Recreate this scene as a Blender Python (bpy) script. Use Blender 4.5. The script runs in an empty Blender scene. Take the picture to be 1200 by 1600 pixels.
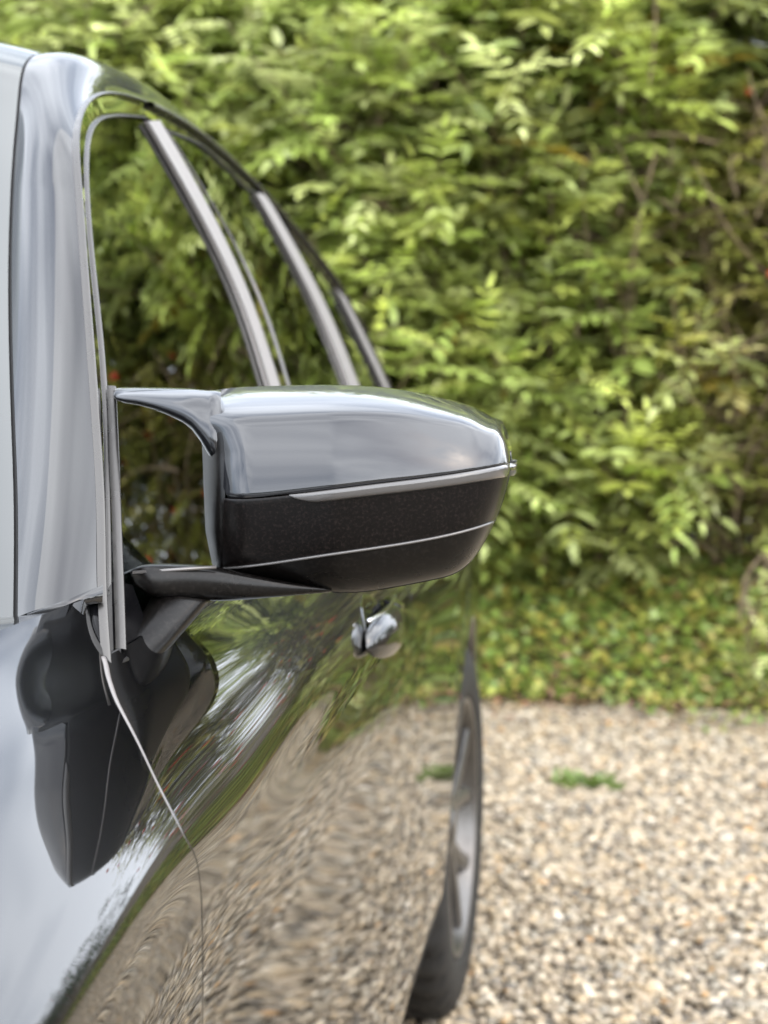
import bpy, math, random
import numpy as np
from mathutils import Vector, Matrix
R = math.radians
random.seed(7); rng = np.random.default_rng(7)
scn = bpy.context.scene
col = scn.collection

# ------------------------------------------------------------------ camera
F = 2600.0                      # focal length in pixels of the 1600 px high photograph
CAM = np.array((0.0, 0.0, 1.267))
PITCH = math.atan(270 / F)
YAW = math.atan(440 * math.cos(PITCH) / F)
cam_d = bpy.data.cameras.new('camera'); cam = bpy.data.objects.new('camera', cam_d); col.objects.link(cam)
cam.location = CAM; cam.rotation_euler = (math.pi / 2 - PITCH, 0, YAW)
cam_d.sensor_fit = 'VERTICAL'; cam_d.sensor_height = 36; cam_d.lens = 36 * F / 1600
cam_d.clip_start = 0.05; cam_d.clip_end = 500
cam_d.dof.use_dof = True; cam_d.dof.focus_distance = 1.33; cam_d.dof.aperture_fstop = 6.3
scn.camera = cam

# ------------------------------------------------------------------ light
SUN_EL, SUN_AZ = R(46), R(122)          # azimuth clockwise from +Y (the direction the camera looks)
w = bpy.data.worlds.new('World'); scn.world = w; w.use_nodes = True
nt = w.node_tree; nt.nodes.clear()
def N(nt, t, **k):
    n = nt.nodes.new(t)
    for a, b in k.items():
        if a.startswith('i_'): n.inputs[a[2:].replace('_', ' ')].default_value = b
        else: setattr(n, a, b)
    return n
out = N(nt, 'ShaderNodeOutputWorld'); bg = N(nt, 'ShaderNodeBackground'); bg.inputs[1].default_value = 0.15
sky = N(nt, 'ShaderNodeTexSky', sky_type='NISHITA', sun_disc=False, sun_elevation=SUN_EL, sun_rotation=SUN_AZ, air_density=1.0, dust_density=2.5)
tc = N(nt, 'ShaderNodeTexCoord'); mp = N(nt, 'ShaderNodeMapping'); mp.inputs['Scale'].default_value = (1, 1, 2.2)
cn = N(nt, 'ShaderNodeTexNoise'); cn.inputs['Scale'].default_value = 1.25; cn.inputs['Detail'].default_value = 3; cn.inputs['Roughness'].default_value = .55
cr = N(nt, 'ShaderNodeValToRGB'); cr.color_ramp.elements[0].position = .36; cr.color_ramp.elements[1].position = .58
cr.color_ramp.elements[0].color = (.12, .12, .12, 1); cr.color_ramp.elements[1].color = (1, 1, 1, 1)
mx = N(nt, 'ShaderNodeMix', data_type='RGBA')
L = nt.links.new
L(tc.outputs['Generated'], mp.inputs[0]); L(mp.outputs[0], cn.inputs[0]); L(cn.outputs[0], cr.inputs[0])
L(cr.outputs[0], mx.inputs[0]); L(sky.outputs[0], mx.inputs[6]); mx.inputs[7].default_value = (10.2, 10.8, 11.8, 1)
L(mx.outputs[2], bg.inputs[0]); L(bg.outputs[0], out.inputs[0])
sd = bpy.data.lights.new('sun', 'SUN'); sd.energy = 1.3; sd.angle = R(140); sd.color = (1, .93, .8)
so = bpy.data.objects.new('sun', sd); col.objects.link(so); so.location = (-2, -4, 8)
dsun = Vector((math.sin(SUN_AZ) * math.cos(SUN_EL), math.cos(SUN_AZ) * math.cos(SUN_EL), math.sin(SUN_EL)))
so.rotation_euler = dsun.to_track_quat('Z', 'Y').to_euler()
scn.view_settings.view_transform = 'Standard'; scn.view_settings.look = 'None'
scn.view_settings.exposure = 1.15; scn.view_settings.gamma = 1
scn.cycles.max_bounces = 10; scn.cycles.transparent_max_bounces = 16
scn.cycles.use_denoising = True
scn.render.film_transparent = False

# ------------------------------------------------------------------ helpers
def ray(px, py):
    """direction (per metre of Y) of the sight line through a photo pixel"""
    a = (px - 600) / F; b = -(py - 800) / F
    cp, sp, ct, st = math.cos(PITCH), math.sin(PITCH), math.cos(YAW), math.sin(YAW)
    right = np.array((ct, st, 0)); fwd = np.array((-st * cp, ct * cp, -sp)); up = np.array((-st * sp, ct * sp, cp))
    d = fwd + a * right + b * up
    return d / d[1]
def at(px, py, Y): return CAM + ray(px, py) * Y

def cubic(xs, ys):
    """natural cubic spline through (xs, ys); ys may be 2-D (n, k)"""
    xs = np.asarray(xs, float); ys = np.asarray(ys, float); one = ys.ndim == 1
    if one: ys = ys[:, None]
    n = len(xs); h = np.diff(xs); A = np.zeros((n, n)); rhs = np.zeros_like(ys)
    A[0, 0] = A[-1, -1] = 1
    for i in range(1, n - 1):
        A[i, i - 1] = h[i - 1]; A[i, i] = 2 * (h[i - 1] + h[i]); A[i, i + 1] = h[i]
        rhs[i] = 6 * ((ys[i + 1] - ys[i]) / h[i] - (ys[i] - ys[i - 1]) / h[i - 1])
    M = np.linalg.solve(A, rhs)
    def f(x):
        x = np.asarray(x, float); sh = x.shape; xf = np.atleast_1d(x).ravel()
        i = np.clip(np.searchsorted(xs, xf) - 1, 0, n - 2); hh = h[i][:, None]
        a = (xs[i + 1] - xf)[:, None]; b = (xf - xs[i])[:, None]
        r = M[i] * a ** 3 / (6 * hh) + M[i + 1] * b ** 3 / (6 * hh) + (ys[i] / hh - M[i] * hh / 6) * a + (ys[i + 1] / hh - M[i + 1] * hh / 6) * b
        return r[:, 0].reshape(sh) if one else r.reshape(sh + (ys.shape[1],))
    return f
def curve_pts(pts, n, pwr=1.0):
    """n points along the spline through pts (any dimension), by chord length"""
    pts = np.asarray(pts, float); d = np.r_[0, np.cumsum(np.linalg.norm(np.diff(pts, axis=0), axis=1) ** pwr)]
    return cubic(d, pts)(np.linspace(0, d[-1], n))
def poly_pts(pts, n):
    pts = np.asarray(pts, float); d = np.r_[0, np.cumsum(np.linalg.norm(np.diff(pts, axis=0), axis=1))]
    t = np.linspace(0, d[-1], n)
    return np.stack([np.interp(t, d, pts[:, k]) for k in range(pts.shape[1])], 1)

def tag(o, label=None, cat=None, group=None, kind=None):
    if label: o['label'] = label
    if cat: o['category'] = cat
    if group: o['group'] = group
    if kind: o['kind'] = kind
    return o
def empty(name, loc, parent=None):
    o = bpy.data.objects.new(name, None); col.objects.link(o); o.location = loc; o.empty_display_size = .1
    if parent: o.parent = parent
    return o
class MB:
    """collects vertices and faces (world space)"""
    def __init__(s): s.v = []; s.f = []; s.n = 0; s.c = []
    def add(s, v, f, c=None):
        v = np.asarray(v, float).reshape(-1, 3); s.v.append(v); s.f += [tuple(int(i) + s.n for i in q) for q in f]; s.n += len(v)
        return s
    def grid(s, P, close_u=False, close_v=False, flip=False):
        nu, nv = P.shape[:2]; f = []
        for i in range(nu if close_u else nu - 1):
            for j in range(nv if close_v else nv - 1):
                a, b, c_, d = i * nv + j, ((i + 1) % nu) * nv + j, ((i + 1) % nu) * nv + (j + 1) % nv, i * nv + (j + 1) % nv
                f.append((a, d, c_, b) if flip else (a, b, c_, d))
        return s.add(P.reshape(-1, 3), f)
    def box(s, lo, hi):
        lo, hi = np.minimum(lo, hi), np.maximum(lo, hi)
        v = [(x, y, z) for x in (lo[0], hi[0]) for y in (lo[1], hi[1]) for z in (lo[2], hi[2])]
        return s.add(v, [(0, 1, 3, 2), (4, 6, 7, 5), (0, 4, 5, 1), (2, 3, 7, 6), (0, 2, 6, 4), (1, 5, 7, 3)])
    def loft(s, rings, cap=True):
        P = np.asarray(rings, float); s.grid(P, close_v=True)
        if cap:
            k = P.shape[1]
            s.add(P[0], [tuple(range(k))]); s.add(P[-1], [tuple(reversed(range(k)))])
        return s
    def tube(s, pts, rad, k=8, cap=True):
        pts = np.asarray(pts, float); rad = np.broadcast_to(rad, len(pts)); rings = []
        T = np.gradient(pts, axis=0); T /= np.linalg.norm(T, axis=1)[:, None] + 1e-9
        ref = np.array((0, 0, 1.)) if abs(T[0][2]) < .9 else np.array((1., 0, 0))
        for p, t, r in zip(pts, T, rad):
            u = np.cross(t, ref); u /= np.linalg.norm(u) + 1e-9; v = np.cross(u, t); ref = v
            a = np.linspace(0, 2 * math.pi, k, endpoint=False)
            rings.append(p + r * (np.cos(a)[:, None] * u + np.sin(a)[:, None] * v))
        return s.loft(rings, cap)
    def build(s, name, m, parent=None, smooth=True, mirror=None, merge=True, auto=None):
        V = np.concatenate(s.v)
        if mirror is not None:
            V = V.copy(); V[:, 0] = 2 * mirror - V[:, 0]; F_ = [tuple(reversed(q)) for q in s.f]
        else: F_ = s.f
        me = bpy.data.meshes.new(name)
        base = np.zeros(3)
        if parent is not None:
            p = parent
            while p is not None: base = base + np.array(p.location); p = p.parent
        elif not getattr(s, 'keep', False):
            base = np.array(((V[:, 0].min() + V[:, 0].max()) / 2, (V[:, 1].min() + V[:, 1].max()) / 2, V[:, 2].min()))
        me.from_pydata((V - base).tolist(), [], F_)
        if merge:
            import bmesh
            bm = bmesh.new(); bm.from_mesh(me); bmesh.ops.remove_doubles(bm, verts=bm.verts, dist=2e-5)
            bmesh.ops.dissolve_degenerate(bm, dist=1e-6, edges=bm.edges)
            if getattr(s, 'recalc', False): bmesh.ops.recalc_face_normals(bm, faces=bm.faces)
            bm.to_mesh(me); bm.free()
        me.materials.append(m)
        if smooth:
            me.shade_smooth()
            if auto: me.set_sharp_from_angle(angle=R(auto))
        if getattr(s, 'nfix', None) is not None and mirror is None and not merge:
            me.update(); Nv = np.zeros(len(V) * 3); me.vertices.foreach_get('normal', Nv); Nv = Nv.reshape(-1, 3)
            k = len(s.nfix[1]); sg = 1 if (Nv[:k] * s.nfix[1]).sum() > 0 else -1
            Nv[:k] = s.nfix[1] * sg; me.normals_split_custom_set_from_vertices(Nv.tolist())
        o = bpy.data.objects.new(name, me); col.objects.link(o)
        if parent is not None: o.parent = parent
        else: o.location = base
        return o
def fast_mesh(name, V, Q, m, parent=None, C=None, smooth=True, loc=(0, 0, 0)):
    """numpy mesh: Q is (n, 3 or 4)"""
    me = bpy.data.meshes.new(name); V = np.asarray(V, np.float32) - np.asarray(loc, np.float32)
    k = Q.shape[1]; me.vertices.add(len(V)); me.vertices.foreach_set('co', V.ravel())
    me.loops.add(Q.size); me.loops.foreach_set('vertex_index', Q.astype(np.int32).ravel())
    me.polygons.add(len(Q)); me.polygons.foreach_set('loop_start', np.arange(0, Q.size, k, dtype=np.int32))
    if C is not None:
        at_ = me.attributes.new('tone', 'FLOAT_COLOR', 'POINT'); c4 = np.ones((len(V), 4), np.float32); c4[:, :3] = C
        at_.data.foreach_set('color', c4.ravel())
    me.update(calc_edges=True); me.validate()
    if smooth: me.shade_smooth()
    me.materials.append(m); o = bpy.data.objects.new(name, me); col.objects.link(o)
    if parent is not None: o.parent = parent
    else: o.location = loc
    return o

# ------------------------------------------------------------------ materials
def mat(name, base=(.5, .5, .5), rough=.5, metal=0., ior=1.5, coat=0., coat_ior=1.5, coat_rough=.02, spec=.5, noise=None, bump=None, rnoise=None, tone=False, trans=0.):
    m = bpy.data.materials.new(name); m.use_nodes = True; nt = m.node_tree; b = nt.nodes['Principled BSDF']; L = nt.links.new
    b.inputs['Base Color'].default_value = (*base, 1); b.inputs['Roughness'].default_value = rough; b.inputs['Metallic'].default_value = metal
    b.inputs['IOR'].default_value = ior; b.inputs['Coat Weight'].default_value = coat; b.inputs['Coat IOR'].default_value = coat_ior
    b.inputs['Coat Roughness'].default_value = coat_rough; b.inputs['Specular IOR Level'].default_value = spec
    tcn = N(nt, 'ShaderNodeTexCoord')
    src = None
    if tone:
        a = N(nt, 'ShaderNodeAttribute', attribute_name='tone'); src = a.outputs['Color']
    if noise:
        sc, c2, lo, hi = noise
        n = N(nt, 'ShaderNodeTexNoise'); n.inputs['Scale'].default_value = sc; n.inputs['Detail'].default_value = 5
        r = N(nt, 'ShaderNodeMapRange'); r.inputs[1].default_value = lo; r.inputs[2].default_value = hi
        x = N(nt, 'ShaderNodeMix', data_type='RGBA'); L(tcn.outputs['Object'], n.inputs[0]); L(n.outputs[0], r.inputs[0]); L(r.outputs[0], x.inputs[0])
        if src: L(src, x.inputs[6])
        else: x.inputs[6].default_value = (*base, 1)
        x.inputs[7].default_value = (*c2, 1); src = x.outputs[2]
    if src: L(src, b.inputs['Base Color'])
    if bump:
        sc, st, di = bump
        n = N(nt, 'ShaderNodeTexNoise'); n.inputs['Scale'].default_value = sc; n.inputs['Detail'].default_value = 3
        bp = N(nt, 'ShaderNodeBump'); bp.inputs['Strength'].default_value = st; bp.inputs['Distance'].default_value = di
        L(tcn.outputs['Object'], n.inputs[0]); L(n.outputs[0], bp.inputs['Height']); L(bp.outputs[0], b.inputs['Normal'])
        if coat: L(bp.outputs[0], b.inputs['Coat Normal'])
    if rnoise:
        sc, a_, b_ = rnoise
        n = N(nt, 'ShaderNodeTexNoise'); n.inputs['Scale'].default_value = sc; n.inputs['Detail'].default_value = 6
        r = N(nt, 'ShaderNodeMapRange'); r.inputs[1].default_value = .35; r.inputs[2].default_value = .7; r.inputs[3].default_value = a_; r.inputs[4].default_value = b_
        L(tcn.outputs['Object'], n.inputs[0]); L(n.outputs[0], r.inputs[0]); L(r.outputs[0], b.inputs['Coat Roughness' if coat else 'Roughness'])
    if trans:
        tr = N(nt, 'ShaderNodeBsdfTranslucent'); ms = N(nt, 'ShaderNodeMixShader'); ms.inputs[0].default_value = trans
        o = nt.nodes['Material Output']; 
        if src: L(src, tr.inputs[0])
        else: tr.inputs[0].default_value = (*base, 1)
        L(b.outputs[0], ms.inputs[1]); L(tr.outputs[0], ms.inputs[2]); L(ms.outputs[0], o.inputs[0])
    return m
PAINT = mat('black_car_paint', (.0016, .0017, .002), .4, metal=.0, spec=.05, coat=1, coat_ior=1.95, rnoise=(9, .008, .022))
CAPP = mat('mirror_cap_paint', (.018, .019, .023), .30, metal=.6, spec=.6, coat=1, coat_ior=1.66, rnoise=(14, .015, .05))
GLOSS = mat('gloss_black_trim', (.006, .006, .007), .03, coat=1, coat_ior=1.5, rnoise=(20, .0, .02))
PLAST = mat('black_textured_plastic', (.004, .0032, .003), .30, ior=1.45, spec=.3, noise=(420, (.018, .013, .012), .5, .74), bump=(700, .12, .0006))
PLAST2 = mat('smooth_black_plastic', (.004, .0034, .0032), .26, ior=1.45, spec=.4, noise=(300, (.014, .012, .011), .5, .75), rnoise=(12, .26, .36))
SATIN = mat('satin_trim', (.13, .125, .12), .36, metal=.8, rnoise=(60, .25, .38))
BEAD = mat('seam_edge', (.20, .19, .185), .35, metal=.6, rnoise=(60, .3, .45))
PILLAR = mat('satin_pillar_trim', (.30, .28, .27), .5, metal=.5, rnoise=(60, .5, .6))
SEAL = mat('rubber_seal', (.012, .012, .012), .55, bump=(90, .1, .001))
SIGNAL = mat('smoked_indicator_lens', (.085, .08, .078), .3, metal=0, coat=1, coat_ior=1.6, coat_rough=.08, bump=(60, .06, .002))
CHROME = mat('bright_metal', (.85, .85, .86), .12, metal=1, rnoise=(50, .08, .2))
TYRE = mat('tyre_rubber', (.009, .0085, .008), .7, noise=(30, (.022, .020, .018), .45, .75), bump=(160, .3, .002))
RIM = mat('silver_alloy', (.15, .145, .14), .34, metal=.85, noise=(25, (.10, .095, .09), .5, .8))
BRAKE = mat('brake_metal', (.25, .23, .22), .45, metal=.8, noise=(40, (.15, .12, .1), .4, .7))
INTER = mat('dark_cabin_trim', (.03, .03, .032), .6, bump=(200, .1, .001))
SEATM = mat('dark_leather', (.035, .032, .03), .45, bump=(60, .15, .003))
MGLASS = mat('mirror_glass_surface', (.8, .82, .85), .02, metal=1, rnoise=(30, .01, .03))
LAMP = mat('lamp_lens', (.5, .5, .52), .1, metal=.4, coat=1, bump=(40, .1, .002))
RED = mat('tail_lens', (.35, .01, .01), .15, coat=1, bump=(40, .1, .002))
def glass_mat():
    m = bpy.data.materials.new('tinted_window_glass'); m.use_nodes = True; nt = m.node_tree; nt.nodes.clear(); L = nt.links.new
    o = N(nt, 'ShaderNodeOutputMaterial'); t = N(nt, 'ShaderNodeBsdfTransparent'); g = N(nt, 'ShaderNodeBsdfGlossy'); f = N(nt, 'ShaderNodeFresnel'); x = N(nt, 'ShaderNodeMixShader')
    n = N(nt, 'ShaderNodeTexNoise'); n.inputs['Scale'].default_value = 6; r = N(nt, 'ShaderNodeMapRange'); r.inputs[3].default_value = .0; r.inputs[4].default_value = .012
    tcn = N(nt, 'ShaderNodeTexCoord'); L(tcn.outputs['Object'], n.inputs[0]); L(n.outputs[0], r.inputs[0]); L(r.outputs[0], g.inputs['Roughness'])
    t.inputs[0].default_value = (.30, .42, .36, 1); g.inputs[0].default_value = (.98, 1, .98, 1); f.inputs[0].default_value = 2.6
    L(f.outputs[0], x.inputs[0]); L(t.outputs[0], x.inputs[1]); L(g.outputs[0], x.inputs[2]); L(x.outputs[0], o.inputs[0])
    return m
GLASS = glass_mat()

# ------------------------------------------------------------------ the car
XC = -1.272                       # centre line of the car
YW, ZW, RW, RA = 3.11, .334, .362, .405   # rear axle, tyre radius, wheel arch radius
YF = .26                          # front axle
car = empty('car', (XC, 1.7, 0))
tag(car, 'black glossy car parked on the gravel, seen close along its side from the front', 'car')

xbelt = cubic([-.9, -.4, .4, 1.2, 1.7, 2.15, 2.6, 2.95, 3.3, 3.45, 3.65, 3.78, 4.15], [-.80, -.56, -.42, -.404, -.414, -.430, -.456, -.485, -.512, -.526, -.552, -.573, -.66])
def G(Y, z, off=0.):
    """greenhouse side surface"""
    s = np.asarray(z, float) - 1.03
    return xbelt(Y) - .40 * s - .10 * s * s + off
def onG(px, py, off=0.):
    d = ray(px, py); Y = 1.5
    for _ in range(60):
        z = CAM[2] + d[2] * Y; Y = .5 * Y + .5 * (float(G(Y, z, off)) - CAM[0]) / d[0]
    return np.array((Y, CAM[2] + d[2] * Y))
def G3(yz, off=0.):
    yz = np.asarray(yz, float); return np.stack([G(yz[..., 0], yz[..., 1], off), yz[..., 0], yz[..., 1]], -1)

# side of the body: stations along Y, each a profile of 13 points from belt to sill
# k0..k5 of every station as (X, z); k6..k12 as offsets from the widest line
TOPS = {
 -.80: [(-.98, .80), (-.90, .79), (-.82, .765), (-.76, .735), (-.73, .70), (-.72, .66)],
 -.45: [(-.66, .91), (-.58, .885), (-.50, .845), (-.445, .80), (-.42, .765), (-.415, .73)],
 0:    [(-.55, .985), (-.455, .955), (-.365, .91), (-.31, .862), (-.288, .825), (-.285, .79)],
 .4:   [(-.505, 1.022), (-.42, .993), (-.342, .950), (-.292, .904), (-.274, .864), (-.272, .826)],
 .8: [(-.468, 1.054), (-.396, 1.026), (-.333, .985), (-.293, .942), (-.2790, .898), (-.278, .858)],
 1.03: [(-.452, 1.067), (-.400, 1.036), (-.346, .994), (-.311, .952), (-.3, .904), (-.3, .860)],
 1.2: [(-.428, 1.072), (-.405, 1.034), (-.353, .992), (-.320, .951), (-.31, .902), (-.31, .858)],
 1.47: [(-.428, 1.074), (-.408, 1.032), (-.347, .992), (-.322, .951), (-.31, .901), (-.31, .856)],
 1.7: [(-.433, 1.075), (-.414, 1.031), (-.353, .989), (-.3285, .949), (-.31, .899), (-.31, .854)],
 2.2: [(-.450, 1.075), (-.431, 1.030), (-.374, .980), (-.345, .936), (-.333, .893), (-.333, .852)],
 2.7:  [(-.482, 1.075), (-.463, 1.030), (-.400, .968), (-.361, .920), (-.3465, .886), (-.3455, .852)],
 3.1:  [(-.522, 1.075), (-.502, 1.030), (-.424, .968), (-.375, .920), (-.3575, .886), (-.3555, .852)],
 3.5:  [(-.550, 1.075), (-.532, 1.030), (-.462, .968), (-.409, .920), (-.390, .886), (-.388, .852)],
 3.9:  [(-.625, 1.075), (-.605, 1.030), (-.525, .968), (-.475, .920), (-.457, .886), (-.455, .852)],
 4.15: [(-.740, 1.075), (-.720, 1.030), (-.66, .968), (-.617, .920), (-.602, .886), (-.60, .852)]}
LOWDX = [.0022, .0026, .0015, -.0015, -.010, -.034, -.077]; LOWZ = [.77, .66, .56, .46, .35, .26, .205]
ST = sorted(TOPS)
ctrl = np.zeros((len(ST), 13, 2))
flank = cubic([.0, .5, 1.2, 2.1, 3.1], [-.283, -.275, -.3045, -.3300, -.3555])      # the flank itself is one long fair curve
low_k = cubic([-1, .4, 1.2, 2.2, 3.4, 4.4], [.5, .7, .95, 1, .9, .7])
for i, y in enumerate(ST):
    fair = 0 <= y <= 3.1; xs = float(flank(y)) if fair else TOPS[y][5][0]
    for k in range(13):
        if k < 4: ctrl[i, k] = TOPS[y][k]
        elif k == 4: ctrl[i, k] = (xs - .0042, TOPS[y][4][1])
        elif k == 5: ctrl[i, k] = (xs, TOPS[y][5][1])
        else: ctrl[i, k] = (xs + LOWDX[k - 6] * float(low_k(y)), min(LOWZ[k - 6], TOPS[y][5][1] - .06 * (k - 5)))
side_y = cubic(ST, ctrl.reshape(len(ST), -1))
kt = np.r_[0, np.cumsum(np.hypot(np.diff(ctrl[8, :, 0]), np.diff(ctrl[8, :, 1])))]; kt /= kt[-1]
def S(Y, t):
    """body side: arrays Y, t -> points"""
    Y, t = np.broadcast_arrays(np.asarray(Y, float), np.asarray(t, float)); sh = Y.shape; out = np.zeros((Y.size, 3))
    Yf, tf = Y.ravel(), t.ravel()
    C_ = side_y(Yf).reshape(-1, 13, 2)
    # vectorised natural spline in t: linear in the controls, so precompute a basis
    Bm = BASIS(tf)                                   # (n, 13)
    P = np.einsum('nk,nkc->nc', Bm, C_)
    out[:, 0] = P[:, 0]; out[:, 1] = Yf; out[:, 2] = P[:, 1]
    return out.reshape(sh + (3,))
BASIS = cubic(kt, np.eye(13))
tz_t = np.linspace(0, 1, 401)
_yl = np.linspace(-.80, 4.15, 500); _zl = S(_yl[:, None], tz_t[None])[..., 2]
def t_of(Y, z):
    Y, z = np.broadcast_arrays(np.asarray(Y, float), np.asarray(z, float)); Yf, zf = Y.ravel(), z.ravel()
    k = np.clip((Yf - _yl[0]) / (_yl[1] - _yl[0]), 0, 498.999); i0 = k.astype(int); fr_ = k - i0; o = np.zeros(Y.size)
    for i in range(Y.size):
        zc = _zl[i0[i]] * (1 - fr_[i]) + _zl[i0[i] + 1] * fr_[i]; o[i] = np.interp(-zf[i], -zc, tz_t)
    return o.reshape(Y.shape)
def S_normal(Y, t, e=2e-3):
    a = S(Y + e, t) - S(Y - e, t); b = S(Y, np.clip(t + e, 0, 1)) - S(Y, np.clip(t - e, 0, 1))
    n = np.cross(a, b); n /= np.linalg.norm(n, axis=-1, keepdims=True) + 1e-12
    return n * np.sign(n[..., 0:1] + 1e-9)
def uniq_t(a=0., b=1., n=70):
    return np.linspace(a, b, n)
def edge_ring(P, Nn, side_dir, r=.004, depth=.03, n=4):
    """rounded return: rows that roll a panel's border inwards. side_dir points off the panel"""
    rows = []
    for k in range(1, n + 1):
        a = k / n * math.pi / 2
        rows.append(P + side_dir * r * math.sin(a) - Nn * r * (1 - math.cos(a)))
    rows.append(rows[-1] - Nn * depth)
    return rows
def panel(YY, TT, name, material=PAINT, parent=None, r=.004, edges=(1, 1, 1, 1)):
    """panel over a grid of surface parameters (i along Y, j along t), border rolled in"""
    P = S(YY, TT); Nn = S_normal(YY, TT)
    def sd(a, b): d = a - b; return d / (np.linalg.norm(d, axis=-1, keepdims=True) + 1e-9)
    mb = MB(); mb.grid(P)
    if edges[0]: mb.grid(np.stack([P[0]] + edge_ring(P[0], Nn[0], sd(P[0], P[1]), r), 0), flip=True)
    if edges[1]: mb.grid(np.stack([P[-1]] + edge_ring(P[-1], Nn[-1], sd(P[-1], P[-2]), r), 0))
    if edges[2]: mb.grid(np.stack([P[:, 0]] + edge_ring(P[:, 0], Nn[:, 0], sd(P[:, 0], P[:, 1]), r), 1), flip=True)
    if edges[3]: mb.grid(np.stack([P[:, -1]] + edge_ring(P[:, -1], Nn[:, -1], sd(P[:, -1], P[:, -2]), r), 1))
    mb.nfix = (P.reshape(-1, 3), Nn.reshape(-1, 3))
    o = mb.build(name, material, parent, merge=False)
    mb.build(name, material, parent, merge=True, mirror=XC)
    return o
def lerp(a, b, t): return a + (b - a) * t

T_BELT = float(t_of(1.7, 1.03)); T_SILL = float(t_of(1.7, .27)); gap = .0036
tt = np.linspace(T_BELT, T_SILL, 300)
def project(P):
    cp, sp, ct, st_ = math.cos(PITCH), math.sin(PITCH), math.cos(YAW), math.sin(YAW); D = P - CAM
    x = D @ np.array((ct, st_, 0)); f_ = D @ np.array((-st_ * cp, ct * cp, -sp)); u_ = D @ np.array((-st_ * sp, ct * sp, cp)); return 600 + F * x / f_, 800 - F * u_ / f_
# the gap between front wing and front door, found on the surface along its traced line
def gap_curve(tq):
    lo, hi = np.full(len(tq), .75), np.full(len(tq), 1.4)
    for _ in range(40):
        mid = (lo + hi) / 2; px, py = project(S(mid, tq)); want = np.interp(py, [1000, 1048, 1092, 1160, 1235, 1300, 1342, 1400, 1500, 1640, 2600], [163, 166, 180, 216, 251, 285, 308, 315, 317, 316, 312])
        m = px < want; lo, hi = np.where(m, mid, lo), np.where(m, hi, mid)
    return (lo + hi) / 2
zt = S(np.full_like(tt, 1.2), tt)[:, 2]
yA = gap_curve(tt); kx = int(np.argmax(zt < .80)); yA[kx:] = yA[kx] + (yA[kx] - yA[kx - 8]) / (zt[kx] - zt[kx - 8]) * (zt[kx:] - zt[kx]) * .3
k_ = np.ones(7) / 7; yA = np.convolve(np.pad(yA, 3, mode='edge'), k_, 'valid'); zt = S(yA, tt)[:, 2]
0 and print('gap Y', np.round(yA[::40], 3), 'z', np.round(zt[::40], 3))
zt = S(np.full_like(tt, 2.2), tt)[:, 2]; yB = np.full_like(tt, 2.235) + .02 * (zt - .6)
arch = lambda z, s, c, r: c + s * np.sqrt(np.maximum(r * r - np.minimum(np.abs(z - ZW), r) ** 2, 0))
yC = np.where(zt > ZW + RA + .06, 3.02, 0); m_ = zt <= ZW + RA + .06
za = zt[m_]; rr = RA + .065; yC[m_] = YW - np.sqrt(np.maximum(rr * rr - np.maximum(za - ZW, 0) ** 2, 0))
k_ = np.ones(9) / 9; yC = np.convolve(np.pad(yC, 4, mode='edge'), k_, 'valid'); yC = np.convolve(np.pad(yC, 4, mode='edge'), k_, 'valid')
def span(y0, y1, n): 
    u = np.linspace(0, 1, n)[:, None]; return lerp(y0[None, :], y1[None, :], u)
YY = span(yA + gap / 2, yB - gap / 2, 260); front_door = panel(YY, np.broadcast_to(tt, YY.shape), 'door', parent=car)
front_door['label'] = 'front door with the wing mirror and its handle'
YY = span(yB + gap / 2, yC - gap / 2, 160); rear_door = panel(YY, np.broadcast_to(tt, YY.shape), 'door', parent=car)
rear_door['label'] = 'rear door that ends at the wheel arch'
# sill below the doors
ts = np.linspace(T_SILL + .006, 1, 14); YY = span(np.full(14, .70), np.full(14, 2.70), 60)
panel(YY, np.broadcast_to(ts, YY.shape), 'sill', PLAST, car)
def warped(y_lo, y_hi, tq, nu, name, e0=0, e1=0):
    """side panel between two border curves Y(t); one of them may follow a wheel arch, where it gets a rolled lip"""
    u = np.linspace(0, 1, nu)[:, None]; YY = lerp(y_lo[None], y_hi[None], u); TT = np.broadcast_to(tq, YY.shape); P = S(YY, TT); Nn = S_normal(YY, TT)
    mb = MB(); mb.grid(P)
    for flag, e, q_ in ((e0, P[0], P[1]), (e1, P[-1], P[-2])):
        if not flag: continue
        o_ = e - q_; o_ /= np.linalg.norm(o_, axis=-1, keepdims=True) + 1e-9; Ne = Nn[0] if flag is e0 and e is P[0] else Nn[-1]
        dep = .055 if flag == 2 else .03; r = .003 if flag == 2 else .0012
        mb.grid(np.stack([e, e + o_ * r * .7 - Ne * r * .3, e + o_ * r - Ne * r, e + o_ * r - Ne * dep], 0))
    mb.nfix = (P.reshape(-1, 3), Nn.reshape(-1, 3)); o = mb.build(name, PAINT, car, merge=False); mb.build(name, PAINT, car, mirror=XC); return o
def arch_y(tq, yc, sgn, r=RA):
    """border that runs down over the wheel centre and then along the arch"""
    y = np.full(len(tq), yc, float); z = S(y, tq)[:, 2]
    for _ in range(6):
        h = np.clip(z - ZW, -.30, r); y = yc + sgn * np.sqrt(np.maximum(r * r - np.maximum(h, 0) ** 2, 0)); y = np.where(z > ZW + r, yc, y); z = S(y, tq)[:, 2]
    return y
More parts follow.
